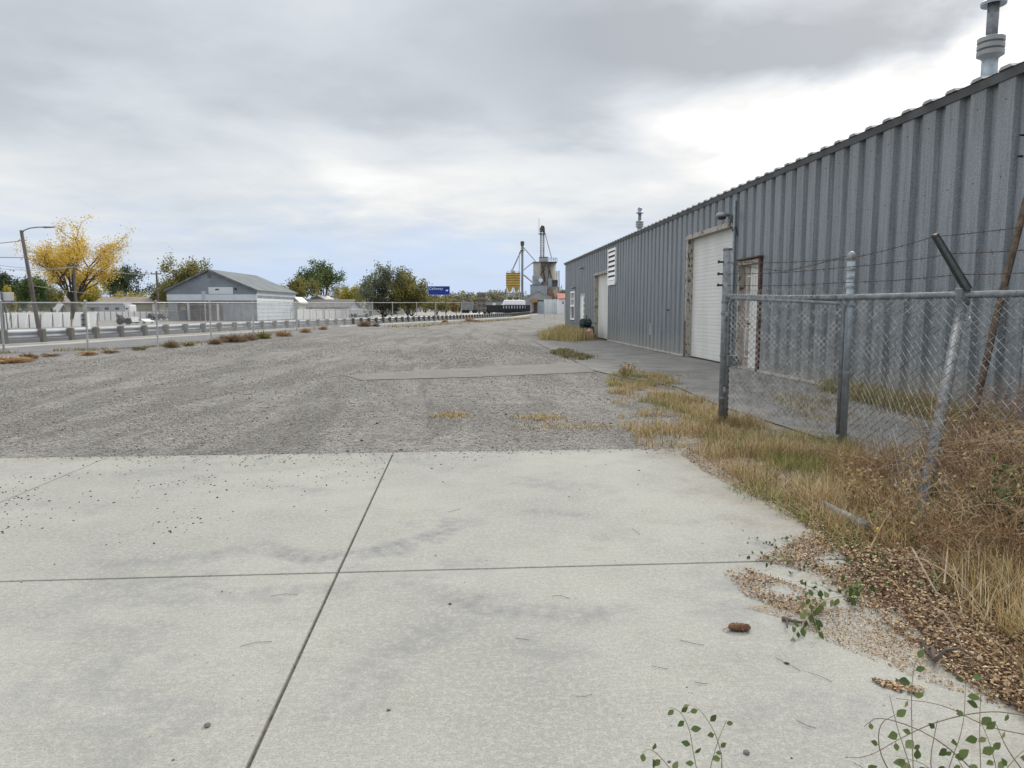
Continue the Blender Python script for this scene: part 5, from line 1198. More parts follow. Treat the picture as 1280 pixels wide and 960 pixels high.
# house right of the shed
GH = smat('dark_shingle', (.13, .125, .125), (.17, .165, .16), 1, .9)
gh = gable_house('grey_house', 'low house with a long dark roof behind the pale board fence', 'house', 378, 436, 374.8, 384, 145, 10, smat('blue_grey_wall', (.36, .40, .43), (.3, .34, .37), 1), GH, wins=((384, 390, 385.5, 389), (400, 408, 385.5, 389), (418, 428, 385.5, 389)))
gable_house('roof_dormer_house', 'small grey gable house rising behind the dark roof', 'house', 386, 408, 369.3, 375, 160, 8, smat('gable_grey', (.27, .26, .25), (.23, .22, .21), 1), WHC, ridge_along='y')
# white box trailer
dd = D('box_trailer', 'white box truck body parked beyond the guardrail', 'trailer', 448, fwd(397))
dd.box('body', 434, 460.5, 386, 394.6, 0, 2.3, WHC, bevel=.08); dd.box('nose', 460.8, 464, 388, 395, .2, 2.1, DKC, bevel=.2); dd.box('marking', 454, 458, 389.3, 390.6, -.02, -.004, M['black']); dd.box('skirt', 434, 460, 394.7, 396, .1, 2.2, M['black'])
for x_ in (439, 444, 458): MB().tube([(dd.X(x_), -.1, .38), (dd.X(x_), .2, .38)], .38, 14).build('wheel', TYRE, dd.root)
# round topped pale tanks by the pickup
dd = D('covered_load', 'pale tarpaulin covered heap beside the grey pickup', 'heap', 509, fwd(391))
bm = bmesh.new(); bmesh.ops.create_icosphere(bm, subdivisions=3, radius=1)
for v in bm.verts: v.co = Vector((v.co.x*3.0*(1+.2*math.sin(v.co.y*5)), v.co.y*2, max(v.co.z, -.02)*dd.Z(381)*(1+.16*math.sin(v.co.x*7+1))))
me = bpy.data.meshes.new('tarpaulin'); bm.to_mesh(me); bm.free(); me.materials.append(smat('tarpaulin', (.50, .49, .46), (.36, .35, .33), 1, .8)); o = bpy.data.objects.new('tarpaulin', me); C.objects.link(o); o.parent = dd.root
MB().bar((-3, -2, 0), (3, -2, .02), .2, .15).build('edge_beam', M['wood'], dd.root)
# blue sign
bs = D('highway_sign', 'blue highway sign reading Calloway with an arrow on two steel posts', 'sign', 549, fwd(402.3))
BLU = smat('sign_blue', (.012, .045, .30), (.014, .055, .34), 1, .45); SW = smat('sign_white', (.8, .8, .82), (.75, .75, .78), 1, .5)
pnl = bs.box('panel', 535.3, 562.6, 357.6, 368.9, 0, .03, BLU)
zt_, zb_ = bs.Z(357.6), bs.Z(368.9); xl, xr = bs.X(535.3), bs.X(562.6)
b_ = MB(); e_ = .03
b_.box(xl, xr, -.006, -.003, zt_-e_, zt_).box(xl, xr, -.006, -.003, zb_, zb_+e_).box(xl, xl+e_, -.006, -.003, zb_+e_, zt_-e_).box(xr-e_, xr, -.006, -.003, zb_+e_, zt_-e_); b_.build('border', SW, pnl)
def text(s_, size, loc, parent, mat_, name='lettering'):
    cu = bpy.data.curves.new(name, 'FONT'); cu.body = s_; cu.size = size; cu.extrude = .004; cu.space_character = 1.12; cu.offset = .012*size
    tmp = bpy.data.objects.new(name, cu); C.objects.link(tmp); dg = bpy.context.evaluated_depsgraph_get(); me = bpy.data.meshes.new_from_object(tmp.evaluated_get(dg)); C.objects.unlink(tmp); bpy.data.objects.remove(tmp)
    me.materials.clear(); me.materials.append(mat_); o = bpy.data.objects.new(name, me); C.objects.link(o); o.parent = parent; o.location = loc; o.rotation_euler = (math.pi/2, 0, 0); return o
text('Calloway', (zt_-zb_)*.37, (xl+.14, -.012, zt_-(zt_-zb_)*.40), pnl, SW)
b_ = MB(); ax, az_ = bs.X(560.8), (zt_+zb_)/2+.02
b_.add([(ax, -.012, az_), (ax-.20, -.012, az_+.17), (ax-.20, -.012, az_+.07), (ax-.34, -.012, az_+.07), (ax-.34, -.012, az_-.07), (ax-.20, -.012, az_-.07), (ax-.20, -.012, az_-.17)], [(0, 1, 2, 3, 4, 5, 6)]); b_.build('arrow', SW, pnl)
for x_ in (543.5, 557): bs.box('post', x_-.5, x_+.5, 359, None, .04, .12, smat('steel_post', (.10, .10, .10), (.14, .14, .14), 2, .6) if x_ == 557 else bpy.data.materials['steel_post'] if 'steel_post' in bpy.data.materials else M['trim'])
# grey covered wagon, pallet stack, black wagon row
dd = D('covered_wagon', 'grey covered goods trailer on dark wheels right of the blue sign', 'trailer', 589, fwd(391.5))
GRC = smat('grey_tarp', (.27, .275, .28), (.20, .205, .21), .8, .8)
dd.box('body', 577, 592, 377.2, 388.8, 0, 3, GRC, bevel=.15); dd.box('rear', 592.2, 602, 380, 389, .2, 2.8, smat('grey_tarp_dark', (.17, .175, .18), (.13, .13, .135), .8, .8), bevel=.3)
for x_ in (579, 582, 585, 592, 595): MB().tube([(dd.X(x_), -.3, .7), (dd.X(x_), .3, .7)], .7, 12).build('wheel', TYRE, dd.root)
dd = D('lumber_stack', 'tall stack of weathered brown boards behind the black wagons', 'lumber', 602, 210)
for k in range(8):
    y_ = 365.5+k*3.1; dd.box('layer', 596.3+(k % 2)*.3, 607.6-(k % 3)*.3, y_, y_+2.4, 0, 3, M['greypole'] if k % 2 else smat('board_layer', (.25, .22, .2), (.2, .17, .15), 1)); 
dd.box('spacer', 598, 599, 365.6, None, .1, 2.9, M['black']); dd.box('spacer', 604, 605, 365.6, None, .1, 2.9, M['black'])
dd = D('black_wagon', 'long black flat wagon with upright stakes below the white tank', 'wagon', 633, 225)
dd.box('deck', 602.5, 663, 385.6, 387, 0, 3, M['black']); dd.box('side', 602.5, 663, 381.3, 382.4, -.1, 0, M['black']); 
b_ = MB(); x_ = 603.0
dd.box('skirt', 603, 662.6, 387.01, 390.4, .3, .5, DKC)
while x_ < 661: b_.box(dd.X(x_), dd.X(x_+2.3), -.05, .12, dd.Z(388.5), dd.Z(381.6)); x_ += 3.4+.3*math.sin(x_)
b_.build('stake', DKC, dd.root); dd.box('backboard', 603, 662.6, 382.4, 385.6, 2.8, 2.9, M['black'])
for x_ in (606, 611, 655, 660): MB().tube([(dd.X(x_), .2, .45), (dd.X(x_), .7, .45)], .45, 12).build('wheel', TYRE, dd.root)
dd = D('white_storage_tank', 'low white covered tank behind the black wagon', 'tank', 641, 230)
xa, xb, zt_ = dd.X(626), dd.X(656.5), dd.Z(375)
b_ = MB(); sec = [(-2.5, .3), (-2.7, zt_*.7), (-2.3, zt_*.96), (0, zt_), (2.3, zt_*.96), (2.7, zt_*.7), (2.5, .3)]; v = []; f = []
for i, (x_, k) in enumerate(((xa, .55), (xa+.9, .93), (xa+1.2, 1), (xb-1.0, 1), (xb-.4, .98), (xb, .93))):
    for y_, z_ in sec: v.append((x_, y_*k, z_*k if z_ > .3 else z_))
for i in range(5):
    for k in range(6): a = i*7+k; f.append((a, a+1, a+8, a+7))
f += [tuple(range(7)), tuple(range(35, 42))]; b_.add(v, f).build('shell', WHC, dd.root)
MB().box(xa+.3, xb-.3, -2.2, 2.2, 0, .35).build('cradle', M['black'], dd.root)
for k in range(3): x_ = xa+(xb-xa)*(k+1)/4; MB().tube([(x_, 0, zt_-.1), (x_, 0, zt_+.35)], .35, 10).build('hatch', M['wiref'], dd.root)
# pale low shed behind
dd = D('low_shed', 'low pale grey shed between the lumber stack and white tank', 'shed', 618, 240); dd.box('wall', 608, 630, 376.6, None, 0, 6, smat('pale_grey_wall', (.36, .365, .37), (.3, .3, .31), 1)); dd.box('roof', 607, 631, 375.6, 376.5, -.4, 6.4, M['trim']); dd.box('door', 616, 619.5, 378.5, None, -.06, -.01, WHC)
# ------------------------------------------------------------------ grain elevator
EF = 285.0
YEL = smat('yellow_bin', (.62, .42, .10), (.48, .33, .09), .25, .6, dirt=(.7, (.26, .19, .09), .55, .5)); CON = smat('elevator_concrete', (.55, .53, .48), (.42, .40, .36), .15, .9, dirt=(.35, (.26, .23, .19), .54, .6)); GST = smat('elevator_steel', (.34, .40, .45), (.27, .31, .35), .2, .6, dirt=(.4, (.13, .12, .11), .56, .6)); LEG = smat('elevator_leg', (.42, .43, .44), (.32, .33, .335), .5, .6); LEGD = smat('dark_leg', (.07, .072, .075), (.1, .1, .1), .5, .6)
def cyl(d_, name, x, half, ytop, ybot, m, y=0, n=24, parent=None, taper=None):
    r1 = (d_.X(x+half)-d_.X(x-half))/2; r0 = r1 if taper is None else r1*taper
    b_ = MB().lathe([(r0, d_.Z(ybot) if ybot else 0), (r1, d_.Z(ytop))], n, (d_.X(x), y, 0)); o = b_.build(name, m, parent or d_.root); [setattr(p, 'use_smooth', len(p.vertices) == 4) for p in o.data.polygons]; return o
yb = D('grain_bin', 'square yellow hopper bin on legs left of the thin elevator leg', 'grain bin', 641.5, EF-10)
w_ = yb.X(650)-yb.X(633)
def S_(d_, x): return d_.X(x)
xa, xb = yb.X(632.8), yb.X(650); dpt = (xb-xa)
MB().box(xa, xb, 0, dpt, yb.Z(357), yb.Z(341)).build('body', YEL, yb.root)
b_ = MB()
for y_ in (341.3, 344.3, 347.5, 350.6, 353.7, 356.8): b_.box(xa-.14, xb+.14, -.14, dpt+.14, yb.Z(y_)-.12, yb.Z(y_)+.12)
b_.build('stiffener', smat('dark_yellow', (.22, .15, .05), (.17, .12, .05), .5), yb.root)
b_ = MB()
for (x0_, x1_) in ((xa, (xa+xb)/2), ((xa+xb)/2, xb)):
    xm_ = (x0_+x1_)/2; zt_, zb_ = yb.Z(357.1), yb.Z(364.5)
    b_.add([(x0_, 0, zt_), (x1_, 0, zt_), (x1_, dpt, zt_), (x0_, dpt, zt_), (xm_-.4, dpt/2-.4, zb_), (xm_+.4, dpt/2-.4, zb_), (xm_+.4, dpt/2+.4, zb_), (xm_-.4, dpt/2+.4, zb_)], [(0, 1, 2, 3), (4, 7, 6, 5), (0, 4, 5, 1), (1, 5, 6, 2), (2, 6, 7, 3), (3, 7, 4, 0)])
b_.build('hopper', YEL, yb.root)
for x_ in (xa+.15, (xa+xb)/2, xb-.15):
    for y_ in (.15, dpt-.15): MB().bar((x_, y_, 0), (x_, y_, yb.Z(357)), .28).build('leg', LEG, yb.root)
MB().bar((xa, 0, yb.Z(372)), (xb, 0, yb.Z(365)), .2).bar((xb, 0, yb.Z(372)), (xa, 0, yb.Z(365)), .2).build('brace', LEG, yb.root)
MB().box(yb.X(639), yb.X(644), dpt/2-.8, dpt/2+.8, yb.Z(341), yb.Z(338.5)).lathe([(.9, yb.Z(338.5)), (.3, yb.Z(335.5))], 10, (yb.X(640.5), dpt/2, 0)).build('inlet', LEG, yb.root)
for x_ in (634.5, 641, 648): MB().tube([(yb.X(x_), 0, yb.Z(341)), (yb.X(x_), 0, yb.Z(338.8))], .06, 6).build('railing_post', LEG, yb.root)
MB().tube([(xa+.2, 0, yb.Z(339)), (xb-.2, 0, yb.Z(339))], .07, 6).build('railing', LEG, yb.root)
# leg one
e1 = D('elevator_leg', 'thin dark bucket elevator leg with spouts between bin and tower', 'grain elevator', 652.3, EF-6)
def dline(d_, a, c, wd, name, m, y0=0, y1=0, parent=None): return MB().tube([(d_.X(a[0]), y0, d_.Z(a[1])), (d_.X(c[0]), y1, d_.Z(c[1]))], wd, 8).build(name, m, parent or d_.root)
MB().box(e1.X(651.3), e1.X(653.1), -.25, .3, 0, e1.Z(307)).build('leg_casing', LEG, e1.root); MB().box(e1.X(653.15), e1.X(654.1), -.2, .3, 0, e1.Z(307)).build('leg_casing', LEGD, e1.root)
MB().box(e1.X(650.6), e1.X(655), -.7, .8, e1.Z(307), e1.Z(303.5)).lathe([(.8, e1.Z(303.4)), (.75, e1.Z(302)), (.2, e1.Z(301.2))], 12, (e1.X(652.8), 0, 0)).build('head', LEGD, e1.root)
MB().box(e1.X(650), e1.X(655.4), -1, 1, e1.Z(313.6), e1.Z(313)).build('platform', LEGD, e1.root)
for y_ in (309, 311.3): MB().box(e1.X(650), e1.X(655.4), -1.02, -.95, e1.Z(y_+.25), e1.Z(y_)).build('railing', LEG, e1.root)
dline(e1, (651, 314), (640.7, 336.5), .26, 'spout', LEG, 0, 2); dline(e1, (654, 309), (669.5, 327), .2, 'spout', LEG); dline(e1, (654.5, 337.5), (666.5, 327.5), .2, 'spout', LEG); dline(e1, (654.5, 343.5), (668, 355), .3, 'spout', LEG); dline(e1, (649, 315), (649, 373), .12, 'ladder', LEG)
# main tower
gt = D('grain_elevator_tower', 'tall weathered grain elevator tower with concrete silos and head house', 'grain elevator', 682, EF)
MB().box(gt.X(667), gt.X(676), 0, 8, 0, gt.Z(328)).build('tower_wall', CON, gt.root)
cyl(gt, 'silo', 679.8, 6.3, 328.2, None, smat('silo_brown', (.34, .31, .27), (.25, .225, .19), .2, .9, dirt=(.4, (.46, .43, .38), .5, .6)), y=2)
cyl(gt, 'silo', 689.8, 5.6, 328.2, None, CON, y=3); cyl(gt, 'silo', 694.6, 3.6, 338, None, CON, y=5)
MB().box(gt.X(666), gt.X(696), -.6, 8.4, gt.Z(328.1), gt.Z(327.2)).build('roof_slab', LEGD, gt.root)
MB().box(gt.X(674.3), gt.X(684.5), .5, 6, gt.Z(327.1), gt.Z(321.5)).build('penthouse', LEG, gt.root); MB().box(gt.X(674), gt.X(685), .3, 6.2, gt.Z(321.4), gt.Z(320.9)).build('penthouse_roof', LEGD, gt.root)
for (a, c, yt, yb_) in ((685, 696, 322.2, 327),):
    gt.box('rail_band', a, c, yt, yt+.6, .2, .3, LEGD); gt.box('rail_band', a, c, yt+2.3, yt+2.8, .2, .3, LEG)
    for k in range(6): x_ = a+(c-a)*k/5; MB().tube([(gt.X(x_), .2, gt.Z(327.2)), (gt.X(x_), .2, gt.Z(yt))], .1, 6).build('railing_post', LEG, gt.root)
dline(gt, (677.5, 330), (681, 352), .35, 'spout', LEGD, -.9, -1.2); dline(gt, (684, 329), (690, 352), .32, 'spout', M['rust'], -1.4, -1.8); dline(gt, (681, 329), (675, 346), .3, 'spout', M['rust'], -1.2, -1.6)
dline(gt, (686, 330), (684, 356), .2, 'ladder', LEGD, -1.8, -1.8)
for (x_, y_) in ((675.5, 333), (679, 336), (680, 331)): gt.box('tower_window', x_, x_+1.8, y_, y_+2.6, -2.3, -2.1, LEGD)
gt.box('annex_wall', 665.3, 676, 345, None, -3, -.1, GST); MB().lathe([(1.0, 0), (1.0, .3)], 14, (0, 0, 0)).v
sig = MB().tube([(gt.X(675.3), -3.02, gt.Z(350.8)), (gt.X(675.3), -3.1, gt.Z(350.8))], .85, 18).build('round_sign', WHC, gt.root)
gt.box('lower_annex', 662.5, 683, 357, None, -6, -3.1, GST); gt.box('lower_roof', 662, 683.4, 356.4, 356.9, -6.2, -3.0, M['trim'])
gt.box('brown_bay', 684, 689.5, 361.5, None, -5, -1, smat('brown_bay', (.26, .17, .12), (.2, .13, .09), .5)); gt.box('blue_bay', 684.3, 691, 348.5, 361, -3.6, -2.8, GST)
gt.box('dark_window_block', 689.3, 696.3, 350.3, 358.8, -3.8, -2.85, LEGD); b_ = [gt.box('window', x_, x_+2, 351.5, 354, -3.9, -3.81, M['glass']) for x_ in (690, 693.4)]
gt.box('tower_base', 689, 697.8, 359, None, -3.5, -1, smat('peeling_base', (.45, .41, .35), (.22, .14, .1), .35, .9, lo=.45, hi=.6)); dline(gt, (697.6, 339), (698.3, 386), .18, 'ladder', LEGD, -3.6, -3.6)
# leg two on top of the tower
for a, c in ((675.1, 677.1), (678.3, 680.6)): MB().box(gt.X(a), gt.X(c), 2.4, 3.0, gt.Z(321), gt.Z(289)).build('leg_casing', LEG, gt.root)
MB().box(gt.X(674.7), gt.X(680.9), 1.8, 3.6, gt.Z(288.8), gt.Z(284.3)).prism([(gt.X(674.9), gt.Z(284.3)), (gt.X(680.6), gt.Z(284.3)), (gt.X(680.0), gt.Z(281.6)), (gt.X(676.5), gt.Z(281))], 1.9, 3.5).build('head', LEGD, gt.root)
MB().box(gt.X(673.4), gt.X(681.5), 1.4, 3.9, gt.Z(292), gt.Z(291.3)).build('platform', LEGD, gt.root); gt.box('railing', 673.2, 676.5, 287.5, 288, 1.3, 1.4, LEG); gt.box('railing', 673.2, 673.6, 283, 291.3, 1.3, 1.4, LEG)
dline(gt, (673.6, 287), (673.6, 271.5), .09, 'antenna', LEG, 2.5, 2.5); dline(gt, (680.7, 288.5), (689.5, 321.5), .17, 'spout', LEG, 2.7, 2.9)
for k in range(9): y_ = 293+k*3.2; gt.box('tie', 677.2, 678.2, y_, y_+.5, 2.6, 2.8, LEG)
# sheds below
ms = gable_house('mill_shed', 'pale grey gabled shed in front of the grain elevator', 'shed', 656, 689, 363.6, 372.2, EF-20, 12, smat('pale_steel_wall', (.36, .37, .38), (.31, .32, .33), .3), smat('pale_roof', (.5, .5, .5), (.42, .42, .42), .4, .6), ridge_along='y')
ms.box('doorway', 667, 671, 377, None, -.2, -.02, M['rust']); ms.box('dark_opening', 671.5, 680, 375.3, 376.6, -.2, -.02, M['black']); ms.box('lean_to', 672, 680, 376.8, None, -1, -.22, GST); ms.box('orange_machine', 664.5, 671.5, 374, 378, -1.5, -.3, smat('orange_paint', (.45, .25, .1), (.35, .18, .08), .5))
wf3 = D('white_metal_fence', 'tall pale blue white metal fence at the foot of the elevator', 'fence', 690, EF-35)
for k in range(11): x_ = 680+k*2.1; wf3.box('panel', x_+.08, x_+1.95, 374.2+.25*math.sin(k*3), None, 0, .2, WS if k % 3 else WHC)
rh = gable_house('red_roof_house', 'white house with a red roof beside the far corner of the metal building', 'house', 698.5, 716, 367, 373.2, 240, 9, WHC, smat('red_roof', (.42, .17, .13), (.36, .14, .11), .5), wins=((703, 704.5, 377, 380),))
# thin posts near the far end
for i, x_ in enumerate((663.5, 680.5, 693.5, 705.5)):
    dd = D('marker_post', 'thin grey post by the far track, '+['left of the elevator shed', 'before the pale fence', 'below the tower ladder', 'next to the building corner'][i], 'post', x_, 115, 'thin posts at the far end of the lot'); MB().tube([(0, 0, 0), (0, 0, dd.Z(379))], .05, 6).build('post', M['wiref'], dd.root)
# white gravel pile strip: pale ground near the elevator
sheet('pale_track', [G(560, 393.2), G(760, 390.6), G(760, 389.4), G(600, 391)], -.02, M['kerbc'])
# ------------------------------------------------------------------ utility poles and wires
def upole(name, label, px, ytop, fw, arms, r=.13):
    d_ = D(name, label, 'utility pole', px, fw, 'utility poles behind the houses'); MB().tube([(0, 0, -.1), (0, 0, d_.Z(ytop))], [r*1.3, r], 8).build('pole', M['greypole'], d_.root)
    for (y_, a, c) in arms:
        MB().bar((d_.X(a), -.15, d_.Z(y_)), (d_.X(c), -.15, d_.Z(y_)), .14, .16).build('crossarm', M['greypole'], d_.root)
        for k in range(3): x_ = a+(c-a)*(k*.45+.05); MB().lathe([(.07, 0), (.09, .1), (.04, .2)], 8, (d_.X(x_), -.15, d_.Z(y_)+.08)).build('insulator', M['glass'], d_.root)
    return d_
u1 = upole('utility_pole', 'brown utility pole in front of the yellow tree', 95.5, 329, 95, ((332.5, 88, 103),), .14)
u2 = upole('utility_pole', 'utility pole with crossarm left of the grey shed', 198, 339, 120, ((342.3, 191.5, 204.5),), .15)
u3 = upole('utility_pole', 'utility pole right of the yellow bush', 458.6, 358.5, 150, ((362, 455.5, 461.5),), .18)
def wires(name, label, spans):
    root = thing(name, label, 'wire', P(spans[0][0][0], spans[0][0][1], spans[0][0][2])); o0 = Vector(root.location)
    for a, c in spans:
        p, q = P(*a)-o0, P(*c)-o0; L = (q-p).length; pts = [p.lerp(q, k/14)-Vector((0, 0, L*.015*math.sin(math.pi*k/14))) for k in range(15)]; MB().tube(pts, .022, 4, False).build('wire', M['galv'], root)
wires('overhead_wires', 'power wires running left from the pole in front of the yellow tree', [((95, 333, 95), (-60, 322, 60)), ((102, 333, 95), (-60, 330, 62)), ((198, 342, 120), (95, 333, 95)), ((204, 343, 120), (102, 334, 95))])
wires('overhead_wires', 'faint wires crossing from the street lamp to the left edge', [((34, 300, 47.5), (-60, 308, 46)), ((34, 322, 47.5), (-60, 318, 46)), ((40, 357, 60), (200, 360, 120))])
# ------------------------------------------------------------------ trees
def tree(name, label, px, fw, ytop, halfw, leafm, barkm, nleaf, lsz, seed, trunk=.28, sparse=.5, limbs=7, group=None, squash=1.0, ybase=None, stems=1, shape=1.0, cl=.055, thick=1.0):
    r = random.Random(seed); d_ = D(name, label, 'tree', px, fw, group); Ht = d_.Z(ytop); Rw = halfw*fw/F
    b_ = MB(); tips = []
    def grow(p, d, L, rad, lev):
        n = 4; pts = [p]; q = p; dd_ = d.copy()
        for k in range(n):
            dd_ = (dd_+Vector((r.gauss(0, .2), r.gauss(0, .2), r.gauss(.03, .14)))).normalized(); q = q+dd_*L/n; pts.append(q)
        b_.tube(pts, [rad*(1-.5*k/n) for k in range(n+1)], 6 if lev < 2 else 4, False)
        if lev >= 2: tips.extend(pts[1:])
        if lev < 3:
            for k in range(3 if lev < 2 else 2):
                q = pts[r.randint(2, n)]; out = Vector((r.gauss(0, 1), r.gauss(0, 1), r.uniform(-.1, .9))).normalized()
                grow(q, (dd_*.75+out*.8).normalized(), L*r.uniform(.5, .75), rad*.5, lev+1)
            
    for s_ in range(stems):
        bx = r.gauss(0, .25*(stems-1)) if stems > 1 else 0; tH = Ht*trunk; rad = max(.06, Ht*.024)*thick
        tp1 = Vector((bx+r.gauss(0, .1), r.gauss(0, .1), tH)); b_.tube([Vector((bx, 0, -.15)), Vector((bx*1.1, 0, tH*.5)), tp1], [rad*1.35, rad*1.05, rad*.95], 9, False)
        for k in range(limbs):
            az = 2*math.pi*(k+r.random()*.7)/limbs; lean = r.uniform(.35, 1.15) if k else .08
            dv = Vector((math.cos(az)*lean, math.sin(az)*lean, 1)).normalized(); grow(tp1+Vector((0, 0, r.uniform(-.2, .25)*tH)), dv, (Ht-tH)*r.uniform(.42, .58), rad*.55, 0)
    T = np.array([tuple(t_) for t_ in tips]); zc0 = Ht*trunk*.8
    # fit the whole limb frame to the height and spread of the real crown
    mx = np.percentile(np.abs(T[:, 0]), 97); my = np.percentile(np.abs(T[:, 1]), 97); mz = np.percentile(T[:, 2], 99)
    sx, sy, sz = Rw*.92/mx, Rw*.92/my, Ht*.965/mz
    b_.v = [(x*sx if z > 0 else x, y*sy if z > 0 else y, z*sz if z > 0 else z) for x, y, z in b_.v]; T = T*np.array([sx, sy, sz])
    b_.build('trunk', barkm, d_.root)
    keep = T[nr.random(len(T)) > sparse*.55]; c_ = keep[nr.integers(0, len(keep), nleaf)]
    c_ = c_+nr.normal(0, 1, (nleaf, 3))*np.array([Rw*cl*1.3, Rw*cl*1.3, Ht*cl*.8])
    c_ = c_[c_[:, 2] > Ht*trunk*.45]; leaves(c_, lsz, leafm, 'crown', d_.root, asp=.75)
    return d_
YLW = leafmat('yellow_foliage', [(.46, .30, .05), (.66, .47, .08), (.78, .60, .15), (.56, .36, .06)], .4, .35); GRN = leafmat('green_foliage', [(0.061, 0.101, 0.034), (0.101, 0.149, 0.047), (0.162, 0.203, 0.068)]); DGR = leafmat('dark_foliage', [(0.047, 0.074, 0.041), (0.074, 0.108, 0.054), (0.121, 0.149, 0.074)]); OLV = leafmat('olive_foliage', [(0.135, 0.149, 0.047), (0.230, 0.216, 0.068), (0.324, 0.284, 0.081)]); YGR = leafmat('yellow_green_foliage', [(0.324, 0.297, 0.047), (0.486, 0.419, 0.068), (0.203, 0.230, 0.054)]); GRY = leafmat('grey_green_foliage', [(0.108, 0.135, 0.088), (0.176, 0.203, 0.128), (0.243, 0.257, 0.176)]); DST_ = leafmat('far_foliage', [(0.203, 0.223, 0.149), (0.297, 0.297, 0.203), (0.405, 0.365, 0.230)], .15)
tree('yellow_tree', 'large yellow autumn tree with bare spreading limbs behind the street lamp', 92, 118, 280, 54, YLW, M['barkd'], 17000, .25, 11, .16, .5, 10, cl=.05, thick=1.15)
bt = [(4, 100, 344, 14, DGR, 'dark tree at the far left edge'), (22, 104, 349, 15, GRN, 'green tree left of the street lamp'), (44, 98, 349, 17, GRN, 'green tree directly behind the street lamp'), (66, 106, 358, 15, OLV, 'small olive tree beneath the yellow tree left side'), (12, 92, 361, 9, YGR, 'small yellow green bush above the white sign back'), (113, 128, 356, 18, YGR, 'yellow green tree right of the yellow tree trunk')]
for i, (px, fw, yt, hw, lm, lb) in enumerate(bt): tree('leafy_tree', lb, px, fw, yt, hw, lm, M['barkd'], 5200, .26, 30+i, .18, .2, 6, 'trees behind the left houses', cl=.09)
tree('leafy_tree', 'dark rounded tree behind the brown roofed house', 158, 150, 334.5, 27, DGR, M['barkd'], 7500, .34, 41, .2, .35, 7, 'trees behind the left houses', cl=.06)
tree('leafy_tree', 'yellow green bush above the brown roof', 160, 142, 364.5, 20, YGR, M['barkd'], 2500, .3, 42, .15, .2, 6, 'trees behind the left houses', cl=.08)
tree('leafy_tree', 'olive tree rising behind the left slope of the grey shed roof', 236, 135, 325.5, 31, OLV, M['barkd'], 9000, .32, 43, .2, .35, 7, 'trees behind the left houses', cl=.07)
tree('leafy_tree', 'dark tree between the utility pole and the grey shed', 204, 138, 356, 14, DGR, M['barkd'], 3500, .3, 44, .15, .2, 6, 'trees behind the left houses', cl=.08)
tree('leafy_tree', 'tall green tree right of the grey shed', 404, 165, 326.5, 27, GRN, M['barkd'], 9000, .36, 45, .2, .4, 7, 'trees behind the middle houses', cl=.06)
tree('leafy_tree', 'yellow green tree touching the right end of the grey shed roof', 372, 150, 349, 21, OLV, M['barkd'], 7000, .32, 46, .15, .15, 7, 'trees behind the middle houses', cl=.08)
tree('leafy_tree', 'small bright yellow tree right of the tall green tree', 442, 160, 359, 14, YGR, M['barkd'], 4500, .3, 47, .15, .1, 6, 'trees behind the middle houses', cl=.08)
tree('leafy_tree', 'reddish olive thin tree behind the bright yellow tree', 428, 175, 355, 16, OLV, M['bark'], 1500, .32, 48, .2, .5, 6, 'trees behind the middle houses')
tree('leafy_tree', 'dark grey green tree with bare top twigs left of the blue sign', 478, 130, 333, 28, GRY, M['bark'], 6500, .30, 49, .06, .5, 8, 'trees behind the middle houses', cl=.06)
tree('leafy_tree', 'olive spreading tree just left of the blue sign', 510, 128, 340, 24, OLV, M['bark'], 8500, .30, 50, .05, .35, 9, 'trees behind the middle houses', cl=.08)
tree('leafy_tree', 'dark low bush under the grey green tree left of the blue sign', 482, 131, 364, 20, GRY, M['barkd'], 5000, .3, 81, .04, .1, 7, 'trees behind the middle houses', cl=.11)
tree('leafy_tree', 'olive low bush under the spreading tree left of the blue sign', 514, 130, 362, 21, OLV, M['barkd'], 5500, .3, 82, .04, .1, 7, 'trees behind the middle houses', cl=.11)
tree('leafy_tree', 'low olive tree behind the blue sign posts', 546, 190, 367, 19, OLV, M['bark'], 4500, .4, 52, .12, .2, 7, 'trees behind the middle houses', cl=.09)
tree('leafy_tree', 'bronze leafed bush left of the covered wagon', 571, 175, 374, 8, leafmat('bronze_foliage', [(.26, .20, .10), (.34, .27, .13)], .4), M['bark'], 1800, .36, 53, .12, .2, 6, 'trees behind the middle houses', cl=.1)
fl = [(558, 'first distant tree right of the blue sign'), (574, 'second distant tree right of the blue sign'), (586, 'distant tree above the covered wagon'), (600, 'distant tree behind the lumber stack'), (614, 'distant tree right of the lumber stack'), (628, 'distant tree left of the yellow grain bin'), (644, 'distant tree beneath the yellow grain bin'), (532, 'distant tree far behind the olive trees'), (706, 'distant tree above the red roofed house'), (716, 'distant tree behind the corner of the metal building')]
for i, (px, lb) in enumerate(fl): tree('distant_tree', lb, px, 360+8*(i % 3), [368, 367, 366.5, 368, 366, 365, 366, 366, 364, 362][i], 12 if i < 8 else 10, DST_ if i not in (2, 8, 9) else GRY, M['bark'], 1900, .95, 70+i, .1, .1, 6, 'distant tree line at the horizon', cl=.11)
# far woods as one mass along the horizon
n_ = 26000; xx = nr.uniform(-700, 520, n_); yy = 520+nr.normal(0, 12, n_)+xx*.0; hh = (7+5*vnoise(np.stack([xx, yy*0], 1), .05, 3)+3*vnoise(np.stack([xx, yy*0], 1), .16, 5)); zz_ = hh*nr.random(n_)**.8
leaves(np.stack([xx, yy, zz_], 1), 2.2, DST_, 'distant_woods', asp=.8); tag(bpy.data.objects['distant_woods'], 'low far wood along the horizon', 'woods', kind='stuff')
